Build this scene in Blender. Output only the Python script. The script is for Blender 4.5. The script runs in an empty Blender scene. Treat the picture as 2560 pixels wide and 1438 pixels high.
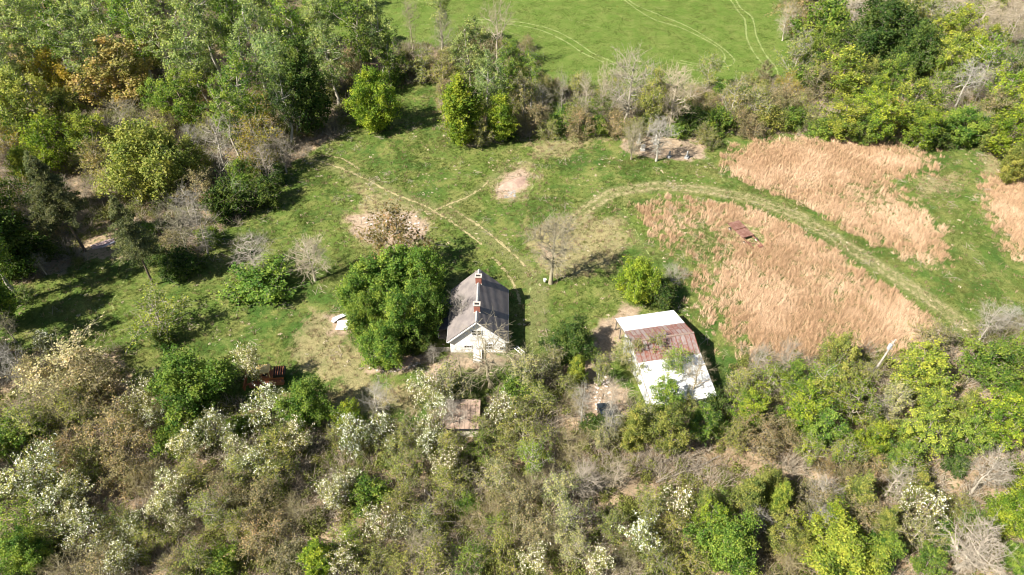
import bpy, math, random
import numpy as np
R = math.radians
sc = bpy.context.scene
col = sc.collection

# ------------------------------------------------------------------ camera, sky, sun, exposure
CAM_H, TILT, FPX = 80.0, R(43), 1730.0
cam_d = bpy.data.cameras.new('camera'); cam = bpy.data.objects.new('camera', cam_d); col.objects.link(cam)
cam.location = (0, 0, CAM_H); cam.rotation_euler = (R(90) - TILT, 0, 0)
cam_d.sensor_width = 36; cam_d.lens = 36 * FPX / 2560; cam_d.clip_start = 0.5; cam_d.clip_end = 6000
sc.camera = cam
SUN_AZ, SUN_EL = 29.0, 44.5          # direction the light travels towards (from +x towards +y), elevation
w = bpy.data.worlds.new('World'); sc.world = w; w.use_nodes = True
nt = w.node_tree; bg = nt.nodes['Background']
sky = nt.nodes.new('ShaderNodeTexSky'); sky.sky_type = 'NISHITA'; sky.sun_disc = False
sky.sun_elevation = R(SUN_EL)
az = R(SUN_AZ); el = R(SUN_EL)
to_sun = (-math.cos(az) * math.cos(el), -math.sin(az) * math.cos(el), math.sin(el))
sky.sun_rotation = math.atan2(to_sun[0], to_sun[1])
nt.links.new(sky.outputs[0], bg.inputs[0]); bg.inputs[1].default_value = 0.05
sl = bpy.data.lights.new('sun', 'SUN'); sl.energy = 5.0; sl.angle = R(0.53); sl.color = (1.0, 0.94, 0.84)
so = bpy.data.objects.new('sun', sl); col.objects.link(so)
import mathutils
so.rotation_euler = mathutils.Vector(to_sun).to_track_quat('Z', 'Y').to_euler(); so.location = (0, 0, 200)
sc.view_settings.view_transform = 'Standard'; sc.view_settings.look = 'None'
sc.view_settings.exposure = 1.38; sc.view_settings.gamma = 1.0; sc.view_settings.use_curve_mapping = False
sc.cycles.filter_width = 1.05; sc.cycles.max_bounces = 6; sc.cycles.transparent_max_bounces = 6
sc.cycles.diffuse_bounces = 2; sc.cycles.glossy_bounces = 2; sc.cycles.transmission_bounces = 3

# ------------------------------------------------------------------ helpers
def P(px, py, z=0.0):
    """world point at height z seen at a pixel of the 2560 wide photograph (survey of the place)"""
    a = (px - 1280) / FPX; b = (719 - py) / FPX
    d = np.array([a, math.cos(TILT) + b * math.sin(TILT), -math.sin(TILT) + b * math.cos(TILT)])
    return d * ((z - CAM_H) / d[2]) + np.array([0, 0, CAM_H])
def PXM(p):
    return FPX / (p[1] * math.cos(TILT) - (p[2] - CAM_H) * math.sin(TILT))
def PL(pts): return np.array([P(*q)[:2] for q in pts])

_gw = np.random.RandomState(5)
_W = [(_gw.uniform(.03, .13), _gw.uniform(0, 6.28), _gw.uniform(0, 6.28)) for _ in range(9)]
def gz(x, y):
    x = np.asarray(x, float); y = np.asarray(y, float); h = 0 * x
    for k, a, p in _W:
        h = h + 0.09 * np.sin(k * (x * math.cos(a) + y * math.sin(a)) + p)
    flat = 1 - np.exp(-(((x + 5) / 11) ** 2 + ((y - 77) / 11) ** 2) ** 2) - np.exp(-(((x - 22.5) / 11) ** 2 + ((y - 68) / 13) ** 2) ** 2)
    return h * np.clip(flat, 0, 1)

def mesh_np(name, V, F, mats=(), attrs=None, midx=None, smooth=False):
    V = np.asarray(V, np.float32); F = np.asarray(F, np.int32)
    me = bpy.data.meshes.new(name); n, k = F.shape
    me.vertices.add(len(V)); me.vertices.foreach_set('co', V.ravel())
    me.loops.add(n * k); me.loops.foreach_set('vertex_index', F.ravel())
    me.polygons.add(n); me.polygons.foreach_set('loop_start', np.arange(0, n * k, k, dtype=np.int32))
    me.polygons.foreach_set('loop_total', np.full(n, k, np.int32))
    if midx is not None: me.polygons.foreach_set('material_index', np.asarray(midx, np.int32))
    if smooth: me.polygons.foreach_set('use_smooth', np.ones(n, bool))
    for m in mats: me.materials.append(m)
    me.update(calc_edges=True)
    for an, av in (attrs or {}).items():
        a = me.attributes.new(an, 'FLOAT', 'POINT'); a.data.foreach_set('value', np.asarray(av, np.float32).ravel())
    return me

def link(name, data, parent=None, **kw):
    o = bpy.data.objects.new(name, data); col.objects.link(o)
    if parent is not None: o.parent = parent
    for k, v in kw.items(): o[k] = v
    return o
def thing(name, label, cat, loc=(0, 0, 0), rz=0, group=None):
    o = link(name, None); o.location = loc; o.rotation_euler = (0, 0, rz); o.empty_display_size = .3
    o['label'] = label; o['category'] = cat
    if group: o['group'] = group
    return o

class MB:
    def __init__(s): s.V = []; s.F = []
    def hexa(s, p):
        b = len(s.V); s.V += [tuple(map(float, q)) for q in p]
        for f in ((0, 3, 2, 1), (4, 5, 6, 7), (0, 1, 5, 4), (1, 2, 6, 5), (2, 3, 7, 6), (3, 0, 4, 7)): s.F.append(tuple(b + i for i in f))
    def box(s, x0, x1, y0, y1, z0, z1):
        s.hexa([(x0, y0, z0), (x1, y0, z0), (x1, y1, z0), (x0, y1, z0), (x0, y0, z1), (x1, y0, z1), (x1, y1, z1), (x0, y1, z1)])
    def slab(s, a, b, c, d, t):
        n = np.cross(np.subtract(b, a), np.subtract(d, a)); n = n / np.linalg.norm(n) * t
        q = [np.array(i, float) for i in (a, b, c, d)]
        s.hexa([i - n for i in q] + q)
    def bar(s, a, b, w, h=None):
        a = np.array(a, float); b = np.array(b, float); h = h or w; d = b - a; d /= np.linalg.norm(d)
        up = np.array([0, 0, 1.]) if abs(d[2]) < .9 else np.array([0, 1., 0]); s1 = np.cross(d, up); s1 /= np.linalg.norm(s1); s2 = np.cross(s1, d)
        s1 = s1 * w / 2; s2 = s2 * h / 2
        s.hexa([a - s1 - s2, a + s1 - s2, b + s1 - s2, b - s1 - s2, a - s1 + s2, a + s1 + s2, b + s1 + s2, b - s1 + s2])
    def poly(s, pts):
        b = len(s.V); s.V += [tuple(map(float, q)) for q in pts]; s.F.append(tuple(range(b, b + len(pts))))
    def tube(s, pts, rad, n=8, caps=True):
        pts = [np.array(p, float) for p in pts]; b = len(s.V); k = len(pts)
        for i, p in enumerate(pts):
            d = pts[min(i + 1, k - 1)] - pts[max(i - 1, 0)]; d /= np.linalg.norm(d)
            up = np.array([0, 0, 1.]) if abs(d[2]) < .9 else np.array([1., 0, 0]); a = np.cross(d, up); a /= np.linalg.norm(a); c = np.cross(d, a)
            r = rad[i] if hasattr(rad, '__len__') else rad
            for j in range(n): s.V.append(tuple(p + r * (a * math.cos(6.2832 * j / n) + c * math.sin(6.2832 * j / n))))
        for i in range(k - 1):
            for j in range(n): s.F.append((b + i * n + j, b + (i + 1) * n + j, b + (i + 1) * n + (j + 1) % n, b + i * n + (j + 1) % n))
        if caps: s.F.append(tuple(b + j for j in range(n))); s.F.append(tuple(b + (k - 1) * n + j for j in reversed(range(n))))
    def lump(s, c, r, rng, n=7):
        """an irregular stone"""
        b = len(s.V); c = np.array(c, float)
        ring = [(-.8, .75), (-.1, 1), (.5, .75)]
        for z, q in ring:
            for j in range(n):
                k = q * rng.uniform(.8, 1.15); s.V.append(tuple(c + np.array([r[0] * k * math.cos(6.2832 * j / n), r[1] * k * math.sin(6.2832 * j / n), r[2] * z])))
        s.V.append(tuple(c + np.array([0, 0, r[2]])))
        for i in range(2):
            for j in range(n): s.F.append((b + i * n + j, b + i * n + (j + 1) % n, b + (i + 1) * n + (j + 1) % n, b + (i + 1) * n + j))
        for j in range(n): s.F.append((b + 2 * n + j, b + 2 * n + (j + 1) % n, b + 3 * n))
    def mesh(s, name, mat):
        me = bpy.data.meshes.new(name); me.from_pydata(s.V, [], s.F)
        if mat: me.materials.append(mat)
        return me
    def build(s, name, mat, parent=None, **kw): return link(name, s.mesh(name, mat), parent, **kw)

# ------------------------------------------------------------------ materials
def new_mat(name):
    m = bpy.data.materials.new(name); m.use_nodes = True; t = m.node_tree
    p = t.nodes['Principled BSDF']; p.inputs['Roughness'].default_value = .85
    p.inputs['Specular IOR Level'].default_value = .25
    return m, t, p
def N(t, typ, **kw):
    n = t.nodes.new(typ)
    for k, v in kw.items(): setattr(n, k, v)
    return n
def noise(t, scale, detail=4, rough=.55, vec=None, dist=0):
    n = N(t, 'ShaderNodeTexNoise'); n.inputs['Scale'].default_value = scale; n.inputs['Detail'].default_value = detail
    n.inputs['Roughness'].default_value = rough; n.inputs['Distortion'].default_value = dist
    if vec is not None: t.links.new(vec, n.inputs['Vector'])
    return n.outputs['Fac']
def mth(t, op, a, b=None, c=None, clamp=False):
    n = N(t, 'ShaderNodeMath', operation=op, use_clamp=clamp)
    for i, v in enumerate((a, b, c)):
        if v is None: continue
        if isinstance(v, (int, float)): n.inputs[i].default_value = v
        else: t.links.new(v, n.inputs[i])
    return n.outputs[0]
def mix(t, f, a, b, mode='MIX'):
    n = N(t, 'ShaderNodeMix', data_type='RGBA', blend_type=mode); ins = [i for i in n.inputs if i.type == 'RGBA']
    if isinstance(f, (int, float)): n.inputs[0].default_value = f
    else: t.links.new(f, n.inputs[0])
    for s_, v in zip(ins, (a, b)):
        if isinstance(v, (tuple, list)): s_.default_value = (*v, 1)[:4]
        else: t.links.new(v, s_)
    return [o for o in n.outputs if o.type == 'RGBA'][0]
def smooth(t, v, lo, hi):
    n = N(t, 'ShaderNodeMapRange', interpolation_type='SMOOTHSTEP'); t.links.new(v, n.inputs[0])
    n.inputs[1].default_value = lo; n.inputs[2].default_value = hi; return n.outputs[0]
def attr(t, name):
    n = N(t, 'ShaderNodeAttribute', attribute_name=name); return n.outputs['Fac']
def objpos(t): return N(t, 'ShaderNodeTexCoord').outputs['Object']
def bump(t, p, h, strength=.5, dist=.05):
    b = N(t, 'ShaderNodeBump'); b.inputs['Strength'].default_value = strength; b.inputs['Distance'].default_value = dist
    t.links.new(h, b.inputs['Height']); t.links.new(b.outputs[0], p.inputs['Normal'])

def surf(name, c1, c2, scale=3., rough=.8, metal=0, fine=25., bmp=.2, spec=.25):
    m, t, p = new_mat(name); v = objpos(t)
    a = smooth(t, noise(t, scale, 5, .6, v), .35, .65); b = noise(t, fine, 3, .6, v)
    c = mix(t, a, c1, c2); c = mix(t, mth(t, 'MULTIPLY', b, .5), c, tuple(x * .45 for x in c1))
    t.links.new(c, p.inputs['Base Color']); p.inputs['Roughness'].default_value = rough; p.inputs['Metallic'].default_value = metal
    p.inputs['Specular IOR Level'].default_value = spec
    if bmp: bump(t, p, b, bmp, .03)
    return m

def leaf_mat(name='leaf', transl=.5):
    m, t, p = new_mat(name)
    oi = N(t, 'ShaderNodeObjectInfo'); tone = attr(t, 'tone')
    hs = N(t, 'ShaderNodeHueSaturation'); t.links.new(oi.outputs['Color'], hs.inputs['Color'])
    t.links.new(mth(t, 'MULTIPLY_ADD', tone, -.085, .538), hs.inputs['Hue'])
    hs.inputs['Saturation'].default_value = 1.0
    t.links.new(mth(t, 'MULTIPLY_ADD', tone, 1.1, .45), hs.inputs['Value'])
    t.links.new(hs.outputs[0], p.inputs['Base Color']); p.inputs['Roughness'].default_value = .6; p.inputs['Specular IOR Level'].default_value = .14
    tr = N(t, 'ShaderNodeBsdfTranslucent'); t.links.new(mix(t, 1, hs.outputs[0], (1.0, 1.05, .55), 'MULTIPLY'), tr.inputs[0])
    ms = N(t, 'ShaderNodeMixShader'); ms.inputs[0].default_value = transl
    t.links.new(p.outputs[0], ms.inputs[1]); t.links.new(tr.outputs[0], ms.inputs[2]); t.links.new(ms.outputs[0], t.nodes['Material Output'].inputs[0])
    return m
def inst_leaf_mat(name, c1, c2, c3, transl=.3):
    """blades and small plants: colour varies from one to the next"""
    m, t, p = new_mat(name); oi = N(t, 'ShaderNodeObjectInfo'); tone = attr(t, 'tone')
    g = N(t, 'ShaderNodeNewGeometry'); big = noise(t, .09, 3, .6, g.outputs['Position'])
    c = mix(t, oi.outputs['Random'], c1, c2); c = mix(t, smooth(t, big, .42, .66), c, c3)
    c = mix(t, 1, c, mix(t, tone, (.6, .6, .6), (1.25, 1.25, 1.25)), 'MULTIPLY')
    t.links.new(c, p.inputs['Base Color']); p.inputs['Roughness'].default_value = .7; p.inputs['Specular IOR Level'].default_value = .15
    tr = N(t, 'ShaderNodeBsdfTranslucent'); t.links.new(c, tr.inputs[0])
    ms = N(t, 'ShaderNodeMixShader'); ms.inputs[0].default_value = transl
    t.links.new(p.outputs[0], ms.inputs[1]); t.links.new(tr.outputs[0], ms.inputs[2]); t.links.new(ms.outputs[0], t.nodes['Material Output'].inputs[0])
    return m
def bark_mat():
    m, t, p = new_mat('bark'); oi = N(t, 'ShaderNodeObjectInfo'); v = objpos(t)
    n = noise(t, 6, 4, .7, v); c = mix(t, n, mix(t, 1, oi.outputs['Color'], (.55, .55, .55), 'MULTIPLY'), mix(t, 1, oi.outputs['Color'], (1.4, 1.4, 1.4), 'MULTIPLY'))
    t.links.new(c, p.inputs['Base Color']); return m
LEAF = leaf_mat(); BARK = bark_mat()
FLOWER = leaf_mat('flower', .3)

# ------------------------------------------------------------------ ground
def inside(X, Y, poly):
    r = np.zeros(X.shape, bool); n = len(poly)
    for i in range(n):
        x1, y1 = poly[i]; x2, y2 = poly[(i + 1) % n]
        c = ((y1 > Y) != (y2 > Y)); xx = (x2 - x1) * (Y - y1) / (y2 - y1 + 1e-12) + x1
        r ^= c & (X < xx)
    return r
def segdist(X, Y, pts, closed=False):
    d = np.full(X.shape, 1e9); n = len(pts)
    for i in range(n if closed else n - 1):
        a = pts[i]; b = pts[(i + 1) % n]; ab = b - a; L = ab @ ab + 1e-9
        tt = np.clip(((X - a[0]) * ab[0] + (Y - a[1]) * ab[1]) / L, 0, 1)
        d = np.minimum(d, np.hypot(X - a[0] - tt * ab[0], Y - a[1] - tt * ab[1]))
    return d
def soft(X, Y, pxpoly, fall, jit=0):
    """1 inside an outlined area, falling to 0 over `fall` metres across its edge"""
    poly = PL(pxpoly); m = np.zeros(X.shape)
    x0, y0 = poly.min(0) - fall * 2 - 3; x1, y1 = poly.max(0) + fall * 2 + 3
    k = (X > x0) & (X < x1) & (Y > y0) & (Y < y1)
    if not k.any(): return m
    xs, ys = X[k], Y[k]; d = segdist(xs, ys, poly, True); s = np.where(inside(xs, ys, poly), d, -d)
    if jit: s = s + jit * (np.sin(xs * 1.1 + 2 * np.sin(ys * .7)) + np.sin(ys * 1.7 + 1.5 * np.sin(xs * 1.3)) + .7 * np.sin(xs * 3.1 + ys * 2.3)) * .5
    m[k] = np.clip(s / fall + .5, 0, 1); return m

WOODS = {
 'ul': [(-500, -150), (700, -150), (790, 40), (800, 90), (1000, 115), (1120, 120), (1105, 205), (1000, 215), (880, 250), (860, 330), (700, 430), (640, 520), (560, 570), (480, 660), (330, 650), (230, 650), (120, 700), (0, 720), (-500, 760)],
 'line': [(1110, 120), (1330, 120), (1345, 200), (1500, 240), (1700, 225), (1900, 195), (2010, 190), (2010, 330), (1800, 335), (1760, 372), (1690, 345), (1560, 335), (1300, 340), (1190, 372), (1130, 340), (1105, 280)],
 'ur': [(1930, -150), (1990, 120), (2005, 325), (2100, 322), (2320, 352), (2480, 352), (2560, 440), (2700, 520), (3100, 560), (3100, -150)],
 'bot': [(-700, 880), (40, 880), (290, 885), (330, 985), (600, 1010), (660, 1040), (820, 1050), (1060, 1060), (1080, 1010), (1200, 1020), (1330, 900), (1420, 930), (1500, 985), (1620, 1050), (1800, 1010), (1850, 900), (1960, 880), (2260, 900), (2400, 850), (2560, 800), (3100, 800), (3400, 1700), (-700, 1700)]}
DIRT = [[(1243, 455), (1275, 432), (1310, 422), (1328, 432), (1320, 462), (1288, 492), (1243, 497)],
 [(868, 545), (900, 533), (960, 530), (1040, 528), (1072, 560), (1068, 590), (1030, 615), (970, 618), (905, 600), (880, 585)],
 [(903, 905), (920, 885), (1000, 880), (1060, 868), (1100, 880), (1070, 905), (1020, 925), (965, 935), (918, 930)],
 [(1520, 800), (1560, 755), (1610, 770), (1600, 790), (1560, 810), (1545, 870), (1520, 930), (1600, 1010), (1510, 1060), (1420, 990), (1400, 905), (1480, 850), (1500, 800)],
 [(1548, 345), (1620, 338), (1700, 348), (1765, 365), (1758, 402), (1690, 408), (1560, 385)],
 [(815, 790), (842, 778), (885, 825), (860, 836), (822, 832)], [(1345, 600), (1375, 605), (1385, 640), (1355, 645)],
 [(1100, 885), (1290, 885), (1320, 900), (1200, 925), (1080, 920)], [(1160, 900), (1120, 1000), (1060, 940), (1060, 900)]]
TAN = [[(1300, 560), (1420, 530), (1560, 540), (1590, 600), (1540, 680), (1440, 700), (1330, 680)],
 [(1560, 1105), (1700, 1105), (1960, 1125), (2120, 1140), (2200, 1190), (1950, 1175), (1700, 1195), (1560, 1180)],
 [(2380, 1140), (2480, 1120), (2560, 1130), (2640, 1140), (2640, 1190), (2480, 1200), (2400, 1190)],
 [(2340, 1200), (2430, 1190), (2440, 1230), (2360, 1250)], [(2040, 1400), (2200, 1360), (2420, 1400), (2400, 1500), (2000, 1500)], [(2360, 1290), (2440, 1290), (2450, 1350), (2370, 1340)],
 [(160, 1210), (240, 1200), (210, 1240)], [(430, 1140), (640, 1160), (560, 1230), (330, 1240), (380, 1170)], [(380, 1330), (480, 1320), (470, 1400), (380, 1390)],
 [(620, 1010), (780, 960), (1080, 950), (1060, 1040), (900, 1050)],
 [(850, 440), (960, 480), (1090, 530), (1060, 620), (960, 640), (860, 600), (850, 540), (900, 500)],
 [(1215, 450), (1280, 405), (1345, 400), (1350, 450), (1310, 500), (1240, 515)], [(780, 770), (890, 770), (900, 840), (1000, 1000), (860, 1000), (700, 900), (740, 800)],
 [(2270, 440), (2400, 430), (2420, 480), (2300, 500)], [(2440, 340), (2560, 430), (2560, 460), (2480, 470), (2500, 620), (2460, 540)],
 [(500, 55), (620, 60), (640, 90), (500, 90)], [(1080, 240), (1115, 240), (1120, 330), (1095, 300)], [(1300, 350), (1480, 342), (1540, 345), (1400, 400), (1330, 400)]]
FIELDS = [[(1828, 395), (1880, 348), (1960, 350), (2060, 332), (2200, 342), (2318, 372), (2310, 420), (2225, 450), (2330, 580), (2372, 650), (2310, 672), (2190, 600), (2060, 530), (2010, 515), (1900, 465), (1818, 425)],
 [(1700, 500), (1770, 500), (1860, 520), (1960, 548), (2060, 612), (2180, 692), (2362, 792), (2352, 828), (2250, 862), (2200, 905), (2000, 900), (1880, 880), (1840, 760), (1790, 700), (1800, 600)],
 [(2490, 460), (2560, 430), (2720, 470), (2900, 760), (2640, 690), (2540, 640), (2480, 530)]]
SPARSE = [[(1615, 520), (1700, 485), (1860, 505), (1850, 600), (1840, 780), (1780, 720), (1700, 650), (1640, 590)], [(1700, 640), (1840, 640), (1900, 900), (1840, 900), (1760, 780)]]
MEADOW = [(760, -200), (700, 0), (800, 100), (1000, 118), (1300, 118), (1345, 200), (1500, 245), (1700, 230), (1900, 196), (1995, 190), (1985, 120), (1935, -200)]
PATH = PL([(1420, 560), (1470, 520), (1530, 483), (1640, 467), (1760, 478), (1880, 500), (2000, 545), (2120, 620), (2250, 705), (2390, 800), (2480, 870), (2620, 990)])

xs = np.concatenate([[-3000, -1600, -900, -500, -330, -240, -205], np.arange(-180, 180.01, .62), [205, 240, 330, 500, 900, 1600, 3000]])
ys = np.concatenate([[-400, -150, -40, 0, 12], np.arange(22, 232, .6), [240, 255, 290, 350, 450, 650, 1000, 1700, 3500]])
GX, GY = np.meshgrid(xs, ys); GZ = gz(GX, GY)
wood = np.zeros(GX.shape)
for k, q in WOODS.items(): wood = np.maximum(wood, soft(GX, GY, q, 2.0, 1.0))
for side in (-1, 1): wood = np.maximum(wood, ((GX * side) > 150 + 0 * GY) * 1.0)
wood = np.maximum(wood, (GY > 226) * 1.0 * (np.abs(GX + 5) > 60)); wood = np.maximum(wood, (GY < 34) * 1.0)
dirt = np.zeros(GX.shape)
for q in DIRT: dirt = np.maximum(dirt, soft(GX, GY, q, 2.2, .6))
tan = np.zeros(GX.shape)
for q in TAN: tan = np.maximum(tan, soft(GX, GY, q, 5.0, 1.2))
field = np.zeros(GX.shape)
for q in FIELDS: field = np.maximum(field, soft(GX, GY, q, 5.0, 1.6))
for q in SPARSE: field = np.maximum(field, .5 * soft(GX, GY, q, 6., 1.8))
pd = segdist(GX, GY, PATH); path = np.clip((2.4 - pd) / 1.2, 0, 1); rut = np.exp(-((np.abs(pd) - .85) / .42) ** 2)
for q_, w_, k_ in (([(775, 398), (860, 428), (925, 457), (1000, 494), (1090, 525), (1150, 548), (1220, 592), (1300, 655), (1345, 720), (1345, 850)], 2.2, .9), ([(1085, 530), (1150, 503), (1215, 460), (1245, 430), (1330, 400), (1400, 362), (1500, 345)], 1.3, .75), ([(1590, 480), (1540, 520), (1560, 560), (1610, 620)], 1.6, .4)):
    d_ = segdist(GX, GY, PL(q_)); path = np.maximum(path, k_ * np.clip((w_ - d_) / 1.0, 0, 1))
field *= 1 - np.clip((3.6 - pd) / 1.2, 0, 1)
meadow = np.maximum(soft(GX, GY, MEADOW, 3.), ((GY > 226) & (np.abs(GX + 5) <= 60)) * 1.0)
nx, ny = len(xs), len(ys); I = np.arange(nx * ny).reshape(ny, nx)
F = np.stack([I[:-1, :-1], I[:-1, 1:], I[1:, 1:], I[1:, :-1]], -1).reshape(-1, 4)

gm, t, p = new_mat('ground_cover'); v = N(t, 'ShaderNodeNewGeometry').outputs['Position']
n_big = noise(t, .045, 4, .6, v); n_mid = noise(t, .28, 5, .62, v, .4); n_s = noise(t, 1.5, 4, .6, v); n_f = noise(t, 5.5, 3, .65, v)
sep = N(t, 'ShaderNodeMapping'); sep.inputs['Scale'].default_value = (1, 2.6, 1); sep.inputs['Rotation'].default_value = (0, 0, .35); t.links.new(v, sep.inputs[0]); n_st = noise(t, 1.3, 5, .7, sep.outputs[0])
lawn = mix(t, smooth(t, n_big, .38, .62), (.108, .148, .030), (.060, .112, .021))
lawn = mix(t, smooth(t, n_mid, .40, .66), lawn, (.155, .170, .048))
n_w = noise(t, .12, 6, .7, v, 1.2); lawn = mix(t, mth(t, 'MULTIPLY', smooth(t, n_w, .51, .66), .65), lawn, (.20, .195, .068)); lawn = mix(t, mth(t, 'MULTIPLY', smooth(t, n_w, .48, .36), .75), lawn, (.042, .085, .017))
lawn = mix(t, mth(t, 'MULTIPLY', smooth(t, n_st, .50, .72), .6), lawn, (.040, .088, .018))
lawn = mix(t, mth(t, 'MULTIPLY', smooth(t, n_s, .60, .74), .55), lawn, (.30, .26, .12))
mead = mix(t, smooth(t, n_mid, .35, .7), (.092, .145, .026), (.130, .168, .040)); mead = mix(t, mth(t, 'MULTIPLY', smooth(t, n_st, .5, .8), .25), mead, (.085, .135, .025))
mead = mix(t, mth(t, 'MULTIPLY', smooth(t, n_w, .5, .7), .6), mead, (.165, .185, .055))
mead = mix(t, mth(t, 'MULTIPLY', smooth(t, n_s, .62, .76), .4), mead, (.25, .25, .10))
c = mix(t, attr(t, 'meadow'), lawn, mead)
dry = mix(t, n_s, (.26, .215, .115), (.37, .285, .165))
def edge(a, lo=.35, hi=.65, amt=.5):
    s = mth(t, 'ADD', a, mth(t, 'MULTIPLY', mth(t, 'SUBTRACT', mth(t, 'ADD', mth(t, 'MULTIPLY', n_s, .5), mth(t, 'MULTIPLY', n_mid, .5)), .5), amt * 2)); return smooth(t, s, lo, hi)
c = mix(t, mth(t, 'MULTIPLY', edge(attr(t, 'tan'), .45, 1.0, .9), .62), c, dry)
fl = mix(t, smooth(t, n_s, .40, .62), (.115, .135, .04), (.34, .255, .15))
c = mix(t, edge(attr(t, 'field'), .3, .8, .6), c, fl)
c = mix(t, mth(t, 'MULTIPLY', attr(t, 'path'), .75), c, mix(t, n_s, (.125, .14, .045), (.20, .185, .085)))
c = mix(t, mth(t, 'MULTIPLY', mth(t, 'MULTIPLY', attr(t, 'rut'), smooth(t, n_s, .35, .6)), .8), c, (.40, .32, .19))
lit = mix(t, smooth(t, n_mid, .4, .6), (.30, .22, .14), (.44, .33, .21)); lit = mix(t, smooth(t, n_s, .5, .66), lit, (.075, .105, .028)); lit = mix(t, smooth(t, n_f, .5, .7), lit, (.15, .11, .075))
c = mix(t, edge(attr(t, 'wood'), .3, .7, .5), c, lit)
dr = mix(t, smooth(t, n_s, .35, .65), (.44, .335, .24), (.30, .22, .155)); dr = mix(t, smooth(t, n_f, .52, .7), dr, (.16, .11, .085))
c = mix(t, mth(t, 'MULTIPLY', edge(attr(t, 'dirt'), .30, .85, .8), .92), c, dr)
c = mix(t, mth(t, 'MULTIPLY', smooth(t, n_f, .62, .75), .35), c, (.33, .29, .17))
c = mix(t, 1, c, mix(t, smooth(t, n_f, .3, .7), (.62, .62, .62), (1.2, 1.2, 1.2)), 'MULTIPLY')
t.links.new(c, p.inputs['Base Color']); p.inputs['Roughness'].default_value = .95; p.inputs['Specular IOR Level'].default_value = .05
hgt = mth(t, 'ADD', n_f, mth(t, 'MULTIPLY', n_s, .6)); bump(t, p, hgt, .6, .10)
me = mesh_np('ground', np.stack([GX, GY, GZ], -1).reshape(-1, 3), F, [gm], dict(wood=wood, dirt=dirt, tan=tan, field=field, path=path, rut=rut, meadow=meadow), smooth=True)
link('ground', me, kind='structure')

def spline(pts, n=8):
    pts = np.array(pts, float); out = []
    q = np.vstack([2 * pts[0] - pts[1], pts, 2 * pts[-1] - pts[-2]])
    for i in range(1, len(q) - 2):
        for u in np.linspace(0, 1, n, endpoint=False):
            out.append(.5 * ((2 * q[i]) + (-q[i - 1] + q[i + 1]) * u + (2 * q[i - 1] - 5 * q[i] + 4 * q[i + 1] - q[i + 2]) * u * u + (-q[i - 1] + 3 * q[i] - 3 * q[i + 1] + q[i + 2]) * u ** 3))
    out.append(pts[-1]); return np.array(out)
def track_mat(name, c1, c2, cut):
    m, t, p = new_mat(name); v = N(t, 'ShaderNodeNewGeometry').outputs['Position']
    a = noise(t, 1.1, 4, .65, v); c = mix(t, noise(t, 4, 2, .5, v), c1, c2); t.links.new(c, p.inputs['Base Color'])
    p.inputs['Roughness'].default_value = .95; p.inputs['Specular IOR Level'].default_value = .05
    e = mth(t, 'ADD', a, mth(t, 'MULTIPLY', attr(t, 'mid'), .28))
    t.links.new(smooth(t, e, cut, cut + .16), p.inputs['Alpha']); return m
TR_M = track_mat('worn_grass', (.22, .255, .095), (.16, .205, .065), .46)
TR_L = track_mat('worn_tan', (.33, .28, .15), (.25, .225, .105), .56)
TR_F = track_mat('faint_worn_grass', (.24, .26, .10), (.20, .24, .08), .66)
def track(px, width, mat):
    c = spline(PL(px), 10); d = np.gradient(c, axis=0); d /= np.linalg.norm(d, axis=1)[:, None]; nrm = np.stack([-d[:, 1], d[:, 0]], 1)
    rr = np.random.RandomState(int(px[0][0])); wv = width * (.5 + .12 * rr.randn(len(c)))
    cols = [c + nrm * wv[:, None] * s for s in (-1, 0, 1)]
    V = np.stack(cols, 1).reshape(-1, 2); V = np.column_stack([V, gz(V[:, 0], V[:, 1]) + .012])
    n = len(c); F = [(i * 3 + j, i * 3 + j + 1, i * 3 + j + 4, i * 3 + j + 3) for i in range(n - 1) for j in (0, 1)]
    link('wheel_track', mesh_np('wheel_track', V, F, [mat], dict(mid=np.tile([0, 1, 0], n)), smooth=True), kind='structure')
for q in ([(1190, 50), (1240, 50), (1310, 56), (1380, 72), (1440, 102), (1480, 130), (1520, 148), (1550, 162)], [(1190, 58), (1270, 60), (1345, 72), (1410, 100), (1460, 132), (1510, 154)],
          [(1545, -20), (1585, 12), (1640, 35), (1720, 66), (1790, 105), (1828, 135), (1836, 152), (1815, 162), (1770, 160), (1700, 148)], [(1530, -20), (1620, 42), (1700, 68), (1770, 100), (1806, 125), (1812, 145), (1790, 156), (1740, 160), (1690, 152)],
          [(1812, -20), (1845, 28), (1862, 50), (1868, 95), (1890, 135), (1915, 165), (1922, 192)], [(1830, -20), (1850, 18), (1880, 45), (1892, 90), (1915, 135), (1940, 165), (1946, 190)]): track(q, .62, TR_M)
for q in ([(1040, 0), (1120, 25), (1180, 50), (1260, 110)], [(1080, -5), (1160, 30), (1230, 60), (1300, 75), (1380, 100)], [(1290, -5), (1370, 30), (1450, 55), (1540, 80)], [(1470, 110), (1560, 130), (1700, 150), (1820, 170), (1880, 185)], [(1000, 75), (1100, 72), (1250, 70)], [(1640, 105), (1720, 128), (1800, 150), (1860, 178)], [(1560, 10), (1640, 20), (1730, 50), (1790, 62)], [(1000, 62), (1150, 60), (1330, 30)]): track(q, .45, TR_F)
for q in ([(770, 396), (800, 404), (860, 425), (925, 455), (975, 482), (1020, 500), (1060, 515), (1085, 528)], [(1122, 516), (1160, 540), (1200, 565), (1240, 596), (1280, 630), (1315, 662)],
          [(1085, 530), (1125, 552), (1165, 580), (1205, 610)], [(1060, 530), (1085, 528), (1120, 512), (1165, 495), (1205, 470), (1220, 452)], [(1232, 640), (1260, 670), (1290, 720), (1300, 760)], [(800, 388), (850, 396), (900, 425)]): track(q, .85, TR_L)
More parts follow.
